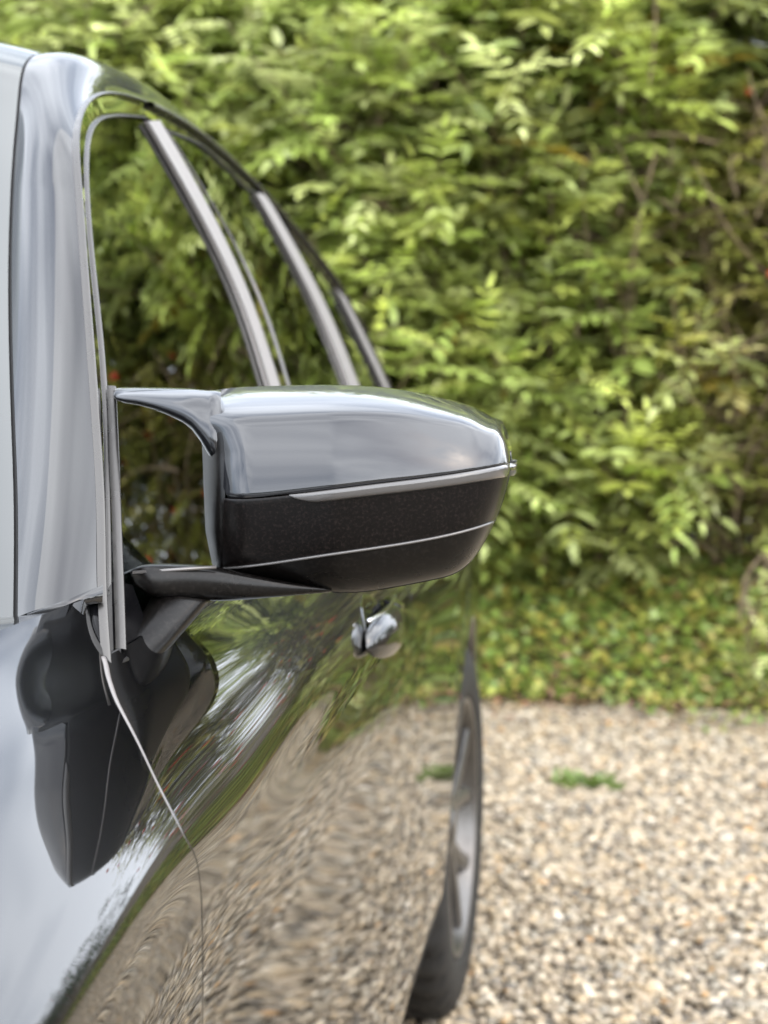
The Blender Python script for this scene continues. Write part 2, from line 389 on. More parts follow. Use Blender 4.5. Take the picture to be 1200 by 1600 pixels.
# dense rows where the arch border runs nearly level
def t_rows(yc, t0, t1, n):
    tc_ = float(t_of(yc, ZW + RA)); a = np.linspace(0, 1, n // 3); b = 1 - np.cos(np.linspace(0, math.pi / 2, n - n // 3)); return np.r_[lerp(t0, tc_, a), lerp(tc_, t1, b)[1:]]
def gapY(tq, lo_t, base): return np.interp(tq, np.r_[0, lo_t], np.r_[1.238, base])
tw_ = t_rows(YF, 0., T_SILL + .05, 260)
yW = np.interp(tw_, np.r_[-.001, tt], np.r_[1.238, yA]) - gap / 2
warped(arch_y(tw_, YF, 1), yW, tw_, 220, 'front_wing', 2, 1)
warped(np.full(len(tw_), -.79), arch_y(tw_, YF, -1), tw_, 60, 'front_wing', 0, 2)
tw_ = t_rows(YW, 0., T_SILL + .05, 240)
yQ = np.interp(tw_, tt, yC) + gap / 2
warped(yQ, arch_y(tw_, YW, -1), tw_, 60, 'rear_quarter_panel', 1, 2)
warped(arch_y(tw_, YW, 1), np.full(len(tw_), 4.14), tw_, 70, 'rear_quarter_panel', 2, 0)
# wing top behind the door gap line, reaching up to the window trim
def yedge(t):
    return np.interp(t, [0, T_BELT], [1.243, 1.203 - gap / 2])

# trim curve round the side windows, traced and laid on the greenhouse surface
TRIM = [(159, 940), (154, 800), (149, 660), (143, 585), (137, 500), (128, 400), (121, 300), (118, 235), (122, 185), (139, 155), (171, 145), (229, 160), (299, 199), (373, 262), (408, 297), (480, 380), (533, 449), (575, 530), (606, 600)]
GUT = [(29, 963, 1.17), (25, 800, 1.265), (23, 660, 1.355), (22, 585, 1.405), (21, 500, 1.465), (20, 400, 1.545), (21, 300, 1.625), (23, 235, 1.68), (29, 168, 1.745), (40, 115, 1.81)]
trim_yz = np.array([onG(*p) for p in TRIM])
_q = np.array([p[1] for p in TRIM[:8]], float)
for c_ in range(2): trim_yz[:8, c_] = np.polyval(np.polyfit(_q, trim_yz[:8, c_], 3), _q)
trim_yz[-3:] = ((3.47, 1.374), (3.65, 1.267), (3.78, 1.165)); trim_yz = np.vstack([trim_yz, [[3.90, 1.06]]])
trim3 = G3(trim_yz, .0)
gut3 = np.array([at(x, y, Y) for x, y, Y in GUT]); _q = np.array([p[1] for p in GUT], float)
for c_ in range(3): gut3[:, c_] = np.polyval(np.polyfit(_q, gut3[:, c_], 3), _q)
gut3 = list(gut3)
gut3.append(at(63, 84, 1.89))
for i in range(len(gut3), len(trim3)):
    gut3.append(trim3[i] + np.array((float(np.interp(i, [11, 14, 19], [-.065, -.10, -.14])), 0, float(np.interp(i, [11, 12, 13, 14, 15, 16, 19], [.046, .038, .024, .012, .004, -.004, -.03])))))
gut3 = np.array(gut3)
NS = 300
dtr = np.r_[0, np.cumsum(np.linalg.norm(np.diff(trim3, axis=0), axis=1))]; us = np.linspace(0, dtr[-1], NS)
TC, GC = cubic(dtr, trim3)(us), cubic(dtr, gut3)(us)
# rail: A pillar panel that runs on into the roof rail
fr = np.linspace(0, 1, 18); prof = np.zeros((NS, 18, 3))
ctr = np.array((-1.27, 0, 1.1))
for i in range(NS):
    a, b = TC[i], GC[i]; c_ = b - a
    T_ = TC[min(i + 1, NS - 1)] - TC[max(i - 1, 0)]; T_ /= np.linalg.norm(T_); n = np.cross(T_, c_); n /= np.linalg.norm(n) + 1e-9
    if n @ np.array((.7, -.5, .55)) < 0: n = -n
    L_ = np.linalg.norm(c_)
    for j, f_ in enumerate(fr):
        prof[i, j] = a + c_ * f_ + n * (L_ * float(np.interp(us[i], [0, dtr[6], dtr[10]], [.085, .10, .20])) * (1 - (2 * f_ - 1) ** 2))
mb = MB(); mb.grid(prof); mb.build('roof_rail', PAINT, car); mb.build('roof_rail', PAINT, car, mirror=XC)
# dark joint beside the windscreen / roof
mb = MB()
jn = []
for i in range(NS):
    a = GC[i]; T_ = GC[min(i + 1, NS - 1)] - GC[max(i - 1, 0)]; T_ /= np.linalg.norm(T_)
    inb = np.array((-1, 0, 0)) - T_ * -T_[0]; inb /= np.linalg.norm(inb); dn = np.cross(T_, inb); dn = dn if dn[2] < 0 or dn[1] > 0 else -dn
    jn.append([a, a + dn * .004, a + dn * .004 + inb * .0032, a + inb * .0035])
jn = np.array(jn); mb.grid(jn); mb.build('roof_joint_seal', SEAL, car); mb.build('roof_joint_seal', SEAL, car, mirror=XC)
edge = jn[:, 3]
iw = int(np.argmin(np.abs(np.linspace(0, NS - 1, NS) - NS * dtr[10] / dtr[-1])))   # where windscreen becomes roof
# windscreen
nw = 24; q = np.linspace(0, 1, nw)
def across(E, fy, fz):
    """surface from edge points E over to the mirrored edge"""
    P = np.zeros((len(E), 2 * nw - 1, 3)); s = np.linspace(0, 1, 2 * nw - 1)
    for i, e in enumerate(E):
        x0, x1 = e[0], 2 * XC - e[0]; k = 1 - np.abs(2 * s - 1) ** 2.2
        P[i, :, 0] = lerp(x0, x1, s); P[i, :, 1] = e[1] + fy[i] * k; P[i, :, 2] = e[2] + fz[i] * k
    return P
E = edge[:iw + 1]; k = np.linspace(0, 1, len(E)); ws = across(E, lerp(-.27, -.17, k), lerp(.02, .055, k))
mb = MB(); mb.grid(ws); wsg = mb.build('windscreen', GLASS, car)
# dark frit band along the windscreen border
mb = MB(); inn = ws.copy(); fw = np.concatenate([ws[:, :1], ws[:, 1:2] * .04 + ws[:, :1] * .96], 1) + np.array((0, .004, -.004)); mb.grid(fw); mb.build('windscreen_border', GLOSS, car); mb.build('windscreen_border', GLOSS, car, mirror=XC)
E = edge[iw - 1:]; k = np.linspace(0, 1, len(E)); rf = across(E, -.17 * (1 - np.minimum(k * 3, 1)) ** 2, np.interp(k, [0, .25, .55, 1], [.055, .05, .02, .0]))
mb = MB(); mb.grid(rf); mb.build('roof', PAINT, car)
mb = MB(); mb.grid(rf + np.array((0, 0, -.03))); mb.build('headlining', INTER, car)

# windows
BL = [(187, 1020), (181, 800), (174, 600), (165, 500), (154, 400), (147, 320), (145, 250), (150, 208), (163, 188), (185, 181), (236, 184)]
def coons_yz(bot, top, lef, rig, nu, nv):
    b, t, l, r = (curve_pts(c, n) for c, n in ((bot, nu), (top, nu), (lef, nv), (rig, nv)))
    u = np.linspace(0, 1, nu)[:, None, None]; v = np.linspace(0, 1, nv)[None, :, None]
    return (1 - v) * b[:, None] + v * t[:, None] + (1 - u) * l[None] + u * r[None] - ((1 - u) * (1 - v) * b[0] + u * (1 - v) * b[-1] + (1 - u) * v * t[0] + u * v * t[-1])
def g(*pts): return np.array([onG(*p) for p in pts])
ZB = 1.035
def ext(c):   # extend a pillar line (top first) down to the belt
    c = np.asarray(c); d = c[-1] - c[-2]; k = (ZB - c[-1][1]) / d[1]; return np.vstack([c, c[-1] + d * k])
# front window: left border runs from belt up round the corner to the B pillar top
bl = g(*BL); bl[0] = (bl[0][0], ZB)
b1l = ext(g((231, 189), (300, 310), (365, 440), (421, 604)))
b1r = ext(g((248, 188), (312, 300), (380, 440), (436, 602)))
b2 = ext(g((261, 201), (335, 320), (400, 445), (453, 600)))
c1l = ext(g((401, 302), (450, 390), (500, 490), (544, 600)))
c1r = ext(g((414, 303), (464, 390), (515, 490), (560, 600)))
d1l = ext([(3.36, 1.370), (3.39, 1.30), (3.42, 1.235), (3.45, 1.171)])
d1r = ext([(3.50, 1.350), (3.59, 1.28), (3.68, 1.22), (3.76, 1.162)])
rtop = g((267, 203), (331, 234), (400, 299)); qtop = np.vstack([g((414, 305), (470, 375)), [[3.36, 1.373]]])
INS = -.008
def glass(P, name, label=None, par=car):
    mb = MB(); mb.grid(G3(P, INS)); o = mb.build(name, GLASS, par); mb.build(name, GLASS, par, mirror=XC)
    if label: o['label'] = label
    return o
lef = curve_pts(bl[:9], 40); top = curve_pts(bl[8:], 40)
bot = lambda a, b: np.stack([np.linspace(a[0], b[0], 12), np.full(12, ZB)], 1)
glass(coons_yz(bot(bl[0], b1l[-1]), bl[8:], bl[:9], b1l[::-1], 40, 40), 'window_glass', par=front_door)
glass(coons_yz(bot(b2[-1], c1l[-1]), rtop, b2[::-1], c1l[::-1], 30, 30), 'window_glass', par=rear_door)
glass(coons_yz(bot(c1r[-1], d1l[-1]), qtop, c1r[::-1], d1l[::-1], 20, 20), 'quarter_glass')
def ribbon(c, wd, name, m, off=.0, h=.004, par=None, both=True):
    """trim strip on the greenhouse surface, following a (Y,z) curve: rounded section wd wide, standing h proud"""
    c = np.asarray(c); n = len(c); T_ = np.gradient(c, axis=0); T_ /= np.linalg.norm(T_, axis=1)[:, None]; Np = np.stack([-T_[:, 1], T_[:, 0]], 1)
    rows = []
    for s_, hh in ((-1, -.003), (-1, 0), (-.85, .55), (-.5, .9), (0, 1), (.5, .9), (.85, .55), (1, 0), (1, -.003)):
        yz = c + Np * s_ * wd / 2; rows.append(G3(yz, off + (hh * h if hh >= 0 else hh)))
    mb = MB(); mb.grid(np.stack(rows, 1)); mb.recalc = False
    o = mb.build(name, m, par or car)
    if both: mb.build(name, m, par or car, mirror=XC)
    return o
def strip(c0, c1, name, m, o0=0., o1=0., nv=6, par=None, lip=True):
    """surface between two (Y,z) curves of equal length"""
    v = np.linspace(0, 1, nv)[None, :, None]; P = (1 - v) * c0[:, None] + v * c1[:, None]
    off = lerp(o0, o1, np.linspace(0, 1, nv))[None, :]
    Q = G3(P); Q[..., 0] += off; mb = MB(); mb.grid(Q)
    if lip:
        e = Q[:, -1]; mb.grid(np.stack([e, e - np.array((.006, 0, 0))], 1)); e = Q[:, 0]; mb.grid(np.stack([e, e - np.array((.006, 0, 0))], 1))
    o = mb.build(name, m, par or car); mb.build(name, m, par or car, mirror=XC); return o
tr_front = curve_pts(np.vstack([onG(165, 1046), trim_yz[:12]]), 130)
tr_rear = curve_pts(trim_yz[11:], 120)
ribbon(tr_front[:-1], .0029, 'window_trim', SATIN, off=.001, h=.004, par=front_door)
ribbon(tr_rear[1:], .008, 'window_trim', SATIN, off=.001, h=.006, par=rear_door)
# frame between trim and glass
fr_in = np.vstack([bl]); a = curve_pts(fr_in, 120); b_ = curve_pts(np.vstack([onG(165, 1046), trim_yz[:12]]), 120)
# match by fraction along the corner
def frac(c, k): 
    d = np.r_[0, np.cumsum(np.linalg.norm(np.diff(c, axis=0), axis=1))]; return d[k] / d[-1]
ra = np.r_[np.linspace(0, frac(bl, 7), 80), np.linspace(frac(bl, 7), 1, 41)[1:]]
tt0 = np.vstack([onG(165, 1046), trim_yz[:12]]); rb = np.r_[np.linspace(0, frac(tt0, 9), 80), np.linspace(frac(tt0, 9), 1, 41)[1:]]
def at_frac(c, fr_):
    d = np.r_[0, np.cumsum(np.linalg.norm(np.diff(c, axis=0), axis=1))]; return cubic(d / d[-1], c)(fr_)
fa, fb = at_frac(bl, ra), at_frac(tt0, rb)
strip(fb, fa, 'window_frame', GLOSS, -.002, -.007, par=front_door)
ribbon(fa, .003, 'window_seal', SATIN, off=-.010, h=.006, par=front_door)
rt = np.vstack([g((236, 186)), rtop, qtop, [[3.52, 1.325], [3.66, 1.235], [3.75, 1.165], [3.86, ZB]]])
rt = curve_pts(rt, 100); strip(at_frac(trim_yz[11:], np.linspace(0, 1, 100)), rt, 'window_frame', GLOSS, -.002, -.007, par=rear_door)
ribbon(rt[6:52], .005, 'window_seal', SEAL, off=-.010, h=.005, par=rear_door)
def cc(c, n=40): return curve_pts(c, n)
# B pillar: satin-edged gloss black panels of the two doors
strip(cc(b1l), cc(b1r), 'pillar_trim', PILLAR, .000, .002, par=front_door)
strip(cc(b1r) + np.array((.004, 0)), cc(b2), 'pillar_panel', GLOSS, -.002, -.002, par=rear_door)
ribbon(cc(b2), .005, 'window_seal', SATIN, off=-.004, h=.004, par=rear_door)
strip(cc(c1l), cc(c1r), 'pillar_trim', PILLAR, .000, .001, par=rear_door)
strip(cc(d1l), cc(d1r), 'rear_pillar_trim', PILLAR, .002, .000)
# belt moulding
yb = np.linspace(1.37, 3.88, 80); ribbon(np.stack([yb, np.full(80, 1.034)], 1), .012, 'belt_moulding', SATIN, off=.003, h=.004)
# sail plate of the mirror at the window's lower front corner
sp = np.array([onG(*p) for p in ((163, 940), (166, 1046), (186, 1028), (240, 985), (215, 915), (186, 905))])
mb = MB(); P_ = G3(sp, -.004); c0 = P_.mean(0); mb.add(np.vstack([P_, c0]), [(i, (i + 1) % 6, 6) for i in range(6)]); mb.build('mirror_sail_plate', GLOSS, front_door, smooth=False)

# cowl end piece below the windscreen corner + front bonnet
tp = np.linspace(0, 1, 30)
# bonnet: from wing top line across
yh = np.linspace(-.74, 1.03, 50); Eh = S(yh, np.full(50, .0)) + np.array((-.004, 0, 0))
hd = across(Eh, np.zeros(50), lerp(.05, .06, np.linspace(0, 1, 50)))
mb = MB(); mb.grid(hd); mb.build('bonnet', PAINT, car)
# filler that carries the wing up to the pillar foot
yw = np.linspace(1.0, 1.243, 24); ww = []
mbw = MB(); YYw = []; 
Pw = []
lo = S(np.linspace(1.236, 1.03, 40), np.full(40, .004)); up_ = np.linspace(0, 1, 40)
hb_ = [TC[0], lerp(TC[0], GC[0], .5) + (0, -.002, .001), GC[0] + (0, -.004, 0), GC[0] + (-.05, -.03, .002), lo[-1] + (-.08, .0, .025)]
hi_ = curve_pts(hb_, 40)
for s_ in np.linspace(0, 1, 12): Pw.append(lo * (1 - s_) + hi_ * s_)
mbw.grid(np.array(Pw)); mbw.build('wing_top_corner', PAINT, car); mbw.build('wing_top_corner', PAINT, car, mirror=XC)
# cowl panel
mb = MB(); cw = np.stack([hd[-1] + np.array((0, 0, -.015)), ws[0] + np.array((0, 0, -.012))], 0); mb.grid(cw); mb.build('cowl_panel', PLAST, car)
# sliver of black trim at the pillar foot
mb = MB(); a0, a1 = GC[0], TC[0]
ln = [lerp(a0, a1, u) + np.array((.003, -.004, .001)) for u in (0.10, .55, 1.0)]
mb.loft([[p + np.array((0, 0, -.0008)), p + np.array((0, -.002, 0)) , p + np.array((0, 0, h_)), p + np.array((-.004, .004, 0))] for p, h_ in zip(ln, (.001, .006, .013))]); mb.build('pillar_foot_trim', GLOSS, car)

# front and rear ends of the car
for (i, y, nm) in ((0, -.80, 'front_bumper'), (-1, 4.15, 'rear_bumper')):
    tq = np.linspace(0, 1, 30); e = S(np.full(30, max(min(y, 4.14), -.78)), tq); P = np.zeros((30, 31, 3)); s = np.linspace(0, 1, 31); sg = -1 if i == 0 else 1
    for j in range(30):
        P[j, :, 0] = lerp(e[j, 0], 2 * XC - e[j, 0], s); P[j, :, 1] = e[j, 1] + sg * .13 * (1 - np.abs(2 * s - 1) ** 2.4); P[j, :, 2] = e[j, 2]
    mb = MB(); mb.grid(P); mb.build(nm, PAINT, car)
for sg in (0, 1):
    for y0, nm, m in ((-.66, 'headlight', LAMP), (4.02, 'tail_light', RED)):
        yy = np.linspace(y0, y0 + .12, 10) if y0 > 0 else np.linspace(-.74, -.5, 10)
        t0, t1 = float(t_of(y0, .86)), float(t_of(y0, .72)); P = S(yy[:, None], np.linspace(t0, t1, 8)[None]) + np.array((.006, 0, 0))
        mb = MB(); mb.grid(P); mb.build(nm, m, car, mirror=XC if sg else None)
# tailgate glass and boot
rb_ = rf[-1]; mb = MB(); back = np.stack([lerp(rb_, rb_ * np.array((1, 0, 0)) + np.array((0, 4.16, 1.0)), u) for u in np.linspace(0, 1, 8)], 0); mb.grid(back); mb.build('tailgate', PAINT, car)
rq = rf[int(len(rf) * .62):-2]; 

# floor, cabin, seats
mb = MB(); mb.box((XC - .78, .7, .17), (XC + .78, 2.75, .24)); mb.build('floor_pan', INTER, car, smooth=False)
for yc in (YF, YW):
    mb = MB(); mb.box((XC - .62, yc - .45, .2), (XC + .62, yc + .45, .24)); mb.build('underbody', INTER, car, smooth=False)
    for sx in (1, -1):
        # wheel house
        P = np.array([[(XC + sx * x, yc + (RA + .02) * math.cos(R(a)), ZW + (RA + .02) * math.sin(R(a))) for x in (.885, .60)] for a in range(-10, 191, 5)])
        mb = MB(); mb.grid(P); mb.build('wheel_liner', SEAL, car)
def cushion(name, lo, hi, m, par, bend=0.):
    import bmesh
    bm = bmesh.new(); bmesh.ops.create_cube(bm, size=1)
    bmesh.ops.bevel(bm, geom=bm.edges[:], offset=.22, segments=4, affect='EDGES', profile=.5)
    base = np.zeros(3); p = par
    while p: base += np.array(p.location); p = p.parent
    lo, hi = np.array(lo), np.array(hi)
    for v in bm.verts:
        c = np.array(v.co) + .5; c = lo + (hi - lo) * c; c[1] += bend * (c[2] - lo[2]); v.co = Vector(c - base)
    me = bpy.data.meshes.new(name); bm.to_mesh(me); bm.free(); me.shade_smooth(); me.materials.append(m)
    o = bpy.data.objects.new(name, me); col.objects.link(o); o.parent = par; return o
for sx in (1, -1):
    for y0, nm in ((1.95, 'front_seat'), (2.85, 'rear_seat')):
        x = XC + sx * .37; st = empty(nm, (x - XC, y0 - 1.7, .3), car)
        cushion('seat_cushion', (x - .26, y0 - .45, .42), (x + .26, y0 + .08, .60), SEATM, st)
        cushion('backrest', (x - .25, y0 - .02, .55), (x + .25, y0 + .14, 1.16), SEATM, st, .22)
        cushion('headrest', (x - .13, y0 + .12, 1.18), (x + .13, y0 + .22, 1.36), SEATM, st, .1)
mb = MB(); mb.box((XC - .72, 1.12, .75), (XC + .72, 1.45, 1.0)); mb.build('dashboard', INTER, car, smooth=False)
ang = np.linspace(0, 2 * math.pi, 40); mb = MB()
mb.tube([(XC + .37 + .18 * math.cos(a), 1.56 + .06 * math.sin(a), .98 + .17 * math.sin(a)) for a in ang], .014, cap=False); mb.box((XC + .2, 1.53, .965), (XC + .54, 1.55, .995)); mb.build('steering_wheel', INTER, car)

# ------------------------------------------------------------------ wheels
def wheel(yc, xo, sx):
    """xo: outer face X; sx=+1 faces +X"""
    wr = empty('wheel', (xo - XC, yc - 1.7, ZW), car); c = np.array((xo, yc, ZW))
    def rev(prof, n=96):   # prof: (depth inwards, radius)
        a = np.linspace(0, 2 * math.pi, n, endpoint=False)
        return np.array([[c + np.array((-sx * d, r * math.cos(t), r * math.sin(t))) for d, r in prof] for t in a])
    tp_ = [(.012, .246), (.004, .252), (.0, .262), (-.003, .285), (-.002, .305), (.003, .328), (.010, .343), (.020, .354), (.034, .360), (.05, .3615), (.07, .362), (.09, .362), (.11, .362)]
    full = tp_ + [(.255 - d, r) for d, r in reversed(tp_)]
    mb = MB(); P = rev(full, 140)
    # tread: shoulder grooves cut into the outer band
    for i in range(140):
        for j, (d, r) in enumerate(full):
            if .005 < d < .25 and r > .34 and (i + int(d * 30)) % 4 == 0: P[i, j] = c + (P[i, j] - c) * np.array((1, .968, .968))
    mb.grid(P, close_u=True); mb.build('tyre', TYRE, wr)
    mb = MB()
    for k in range(3):
        d = .075 + .05 * k; mb.grid(rev([(d, .3627), (d + .002, .3629), (d + .010, .3629), (d + .012, .3627)], 96), close_u=True)
    mb.build('tread_groove', SEAL, wr)
    mb = MB(); mb.grid(rev([(.24, .246), (.17, .20), (.10, .214), (.03, .224), (.014, .238), (.008, .248), (.004, .246), (.006, .238), (.016, .231), (.03, .228)], 96), close_u=True)
    # ten Y shaped spokes in five pairs
    for k in range(5):
        for w2 in (-1, 1):
            a = R(90 + 72 * k + w2 * 7); b = R(90 + 72 * k + w2 * 19)
            secs = []
            for u in np.linspace(0, 1, 8):
                t = lerp(a, b, u); r = lerp(.055, .232, u); wd = lerp(.020, .017, u); dp = lerp(.030, .014, u)
                cc_ = np.array((0, r * math.cos(t), r * math.sin(t))); tn = np.array((0, -math.sin(t), math.cos(t)))
                secs.append([c + cc_ + tn * wd * .9 + np.array((-sx * (dp + .03), 0, 0)), c + cc_ + tn * wd + np.array((-sx * (dp + .006), 0, 0)), c + cc_ + tn * wd * .55 + np.array((-sx * dp, 0, 0)),
                             c + cc_ - tn * wd * .55 + np.array((-sx * dp, 0, 0)), c + cc_ - tn * wd + np.array((-sx * (dp + .006), 0, 0)), c + cc_ - tn * wd * .9 + np.array((-sx * (dp + .03), 0, 0))])
            mb.loft(secs)
    mb.grid(rev([(.02, .001), (.02, .028), (.026, .034), (.03, .06), (.05, .066), (.09, .07)], 40), close_u=True)
    mb.recalc = True; mb.build('rim', RIM, wr, auto=40)
    mb = MB(); mb.grid(rev([(.10, .05), (.098, .17), (.112, .17), (.112, .05)], 64), close_u=True); mb.build('brake_disc', BRAKE, wr, auto=30)
    return wr
for yc in (YW, YF):
    xo = -.364 if yc == YW else -.345
    wheel(yc, xo, 1); wheel(yc, 2 * XC - xo, -1)

# ------------------------------------------------------------------ door handles
def handle(y0, par):
    zc = .934
    x0 = float(S(y0, float(t_of(y0, zc)))[0])
    # cup in the door skin behind the grip
    mb = MB(); th = np.linspace(0, 2 * math.pi, 28, endpoint=False)
    def ell(ry, rz, dx, dy=0, dz=0):
        yy = y0 + dy + ry * np.cos(th); zz = zc + dz + rz * np.sin(th)
        return np.stack([np.array([float(S(a, float(t_of(a, b)))[0]) for a, b in zip(yy, zz)]) + dx, yy, zz], 1)
    mb.loft([ell(.070, .034, .0006), ell(.066, .031, .0014), ell(.055, .026, .0008)], cap=True); mb.build('handle_cup', GLOSS, par)
    # grip: a bowed bar along the door, thick in the middle, rounded at the near end
    n = 26; rings = []
    for i in range(n):
        u = i / (n - 1); y = y0 - .085 + .21 * u
        e = min(1, math.sin(math.pi * min(max(u, .0), 1)) ** .45 + .02)
        bow = .007 + .009 * math.sin(math.pi * u) ** .8
        cx = x0 + bow; hz = (.026) * e; hx = .015 * e
        a = np.linspace(0, 2 * math.pi, 20, endpoint=False)
        sx_ = np.sign(np.cos(a)) * np.abs(np.cos(a)) ** .8; sz_ = np.sign(np.sin(a)) * np.abs(np.sin(a)) ** .9
        rings.append(np.stack([cx + hx * sx_ + .006 * (sz_ < 0) * sz_ * 0, np.full(20, y), zc - .010 + hz * sz_ - .004 * sx_], 1))
    mb = MB(); mb.loft(rings); mb.build('handle', PAINT, par)
    mb = MB(); pts = [(x0 + .007 + .009 * math.sin(math.pi * u) ** .8 - .002, y0 - .085 + .21 * u, zc + .0165) for u in np.linspace(.05, .95, 16)]; mb.tube(pts, .0022, 6); mb.build('handle_inlay', CHROME, par)
    # mounts
    for u, nm in ((.92, 'handle_mount'),):
        y = y0 - .085 + .21 * u; mb = MB()
        mb.loft([[(x0 - .004 + d, y + sy * k_, zc - .003 + sz * k2) for sy, sz in ((-1, -1), (-1, 1), (1, 1), (1, -1))] for d, k_, k2 in ((0, .012, .018), (.012, .010, .015), (.022, .007, .010))]); mb.build(nm, GLOSS, par, auto=30)
handle(1.90, front_door); handle(2.88, rear_door)

# ------------------------------------------------------------------ wing mirror
mir = empty('side_mirror', tuple(np.array((-.25, 1.38, .95)) - np.array(car.location)), car)
mir['label'] = 'wing mirror with painted cap, indicator strip and black lower cover'
ip = lambda xs, ys: cubic(xs, ys)
top_y = ip([318, 360, 420, 500, 580, 640, 700, 740, 770, 788, 797], [612, 606, 603, 601, 604, 611, 625, 638, 653, 672, 705])
bot_y = ip([318, 340, 430, 520, 600, 680, 740, 770, 790, 797], [878, 892, 908, 926, 921, 906, 873, 822, 765, 735])
s1_y = ip([318, 350, 455, 600, 720, 797], [774, 777, 771, 753, 737, 723])
s1b_y = lambda x: s1_y(x) + 19
s2_y = ip([318, 340, 500, 640, 768, 797], [890, 889, 869, 848, 817, 806])
XL, XR = 318., 797.
Y0 = 1.30
def prf(h, p): return 1 - (1 - np.minimum(np.abs(h), 1) ** p) ** (1 / p)
def mdepth(x, y):
    s = s1_y(x) + 8
    up = np.clip((s - y) / np.maximum(s - top_y(x), 1), 0, 1); dn = np.clip((y - s) / np.maximum(bot_y(x) - s, 1), 0, 1)
    hx = (x - 520.) / (XR - 520.); hr = np.clip(hx, 0, 1); hl = np.clip(-(x - 520.) / (520. - XL + 6), 0, 1)
    return Y0 + .014 * up + .030 * up ** 2 + .074 * (np.clip((up - .66) / .34, 0, 1) ** 2.3) + .012 * dn + .060 * prf(dn, 3.2) + .012 * hr + .022 * hr ** 2 + .085 * prf(hr, 4.5) + .030 * np.clip((y - 640) / 70., 0, 1) * np.clip((392 - x) / 60., 0, 1.4) ** 2.6
def mgrid(ya, yb, xa=XL, xb=XR, nu=90, nv=30, off=0.):
    """patch between two pixel-row curves; column spacing tightens towards the outboard end"""
    u = np.linspace(0, 1, nu); x = xa + (xb - xa) * (1 - (1 - u) ** 1.8) if xb >= XR - 1 else np.linspace(xa, xb, nu)
    v = np.linspace(0, 1, nv); P = np.zeros((nu, nv, 3))
    for i, xx in enumerate(x):
        a, b = float(ya(xx)), float(yb(xx)); w_ = np.sin(v * math.pi / 2) if False else v
        for j, vv in enumerate(w_):
            yy = a + (b - a) * vv; P[i, j] = at(xx, yy, float(mdepth(xx, yy)) + off)
    return P
def dens(ya, k=1.0): return ya
def cap_rows(nu=100, nv=40):
    u = np.linspace(0, 1, nu); x = XL + (XR - XL) * (1 - (1 - u) ** 2.2); P = np.zeros((nu, nv, 3)); v = np.linspace(0, 1, nv)
    for i, xx in enumerate(x):
        a, b = float(top_y(xx)) + .3, float(s1_y(xx))
        # round the cap's lower inboard corner
        for j, vv in enumerate(v):
            xl = XL + 30 * (lambda q: q * q * (3 - 2 * q))(min(1, max(0, (vv ** 1.7 - .18) / .42))) - 2 * max(0, vv ** 1.7 - .9) * -40; x2 = xl + (XR - xl) * (1 - (1 - u[i]) ** 2.2); a, b = float(top_y(x2)) + .3, float(s1_y(x2))
            yy = a + (b - a) * vv ** 1.7; P[i, j] = at(x2, yy, float(mdepth(x2, yy)))
    return P
def lip(P, dirv, depth=.004):
    return np.stack([P, P + dirv * depth * .35 + np.array((0, .0012, 0)), P + dirv * depth * .4 + np.array((0, depth * 1.6, 0))], 1)
capP = cap_rows(); mb = MB(); mb.grid(capP, flip=True)
mb.grid(lip(capP[:, -1], np.array((0, 0, -.25))))
# rear rim of the cap
rimT = capP[:, 0]; back = [rimT + np.array((.000, .02, -.0005)), rimT + np.array((-.002, .04, -.004)), rimT + np.array((-.004, .052, -.010))]
mb.grid(np.stack([rimT] + back, 1))
# horn reaching inboard over the gap to the window
hx_ = np.array([177, 182, 195, 215, 240, 265, 285, 300, 313, 326, 345]); ht = np.array([610, 606, 604.5, 604.5, 605, 605.5, 606, 606.5, 608, 609, 609]); hb = np.array([619, 626, 630, 633, 640, 650, 660, 672, 690, 712, 730])
rings = []
for x, a, b in zip(hx_, ht, hb):
    hh = (b - a) / 2; yc_ = float(np.interp(x, [177, 250, 318, 345], [1.400, 1.385, 1.368, 1.362])); an = np.linspace(0, 2 * math.pi, 22, endpoint=False); ring = []
    dd = .030 if x > 180 else .016
    for t in an:
        cz, cy = math.sin(t), math.cos(t)
        cz = math.copysign(abs(cz) ** .85, cz); cy = math.copysign(abs(cy) ** .75, cy)
        # front face leans: top of the section further back
        py = (a + b) / 2 - hh * cz; ring.append(at(x, py, yc_ - dd * cy + .012 * cz))
    rings.append(ring)
mb.loft(rings, cap=True)
mb.recalc = True; mb.build('mirror_cap', CAPP, mir)
# indicator strip standing a touch proud
def strip_grid(x0=452, nu=90, nv=10):
    u = np.linspace(0, 1, nu); x = x0 + (XR - x0) * (1 - (1 - u) ** 2.0); P = np.zeros((nu, nv + 2, 3))
    for i, xx in enumerate(x):
        k = min(1, ((xx - x0) / 42 + .02)) ** .6; a = float(s1_y(xx)) + 1.5; b = a + 17.5 * k + (xx - x0) / 345 * 2
        for j, v in enumerate(np.linspace(0, 1, nv)):
            yy = a + (b - a) * v; P[i, j + 1] = at(xx, yy, float(mdepth(xx, yy)) - .0032 * (1 - (2 * v - 1) ** 4) ** .5 * k + (-.0 if xx < 790 else 0))
        P[i, 0] = P[i, 1] + np.array((0, .006, 0)); P[i, -1] = P[i, -2] + np.array((0, .006, 0))
    return P
sg_ = strip_grid(); mb = MB(); mb.grid(sg_, flip=True)
# outboard end wraps back along the housing
e = sg_[-1]; mb.grid(np.stack([e, e + np.array((.003, .006, .0)), e + np.array((.0035, .03, 0)), e + np.array((.001, .045, 0)), e + np.array((-.003, .05, 0))], 1))
mb.build('indicator_strip', SIGNAL, mir)
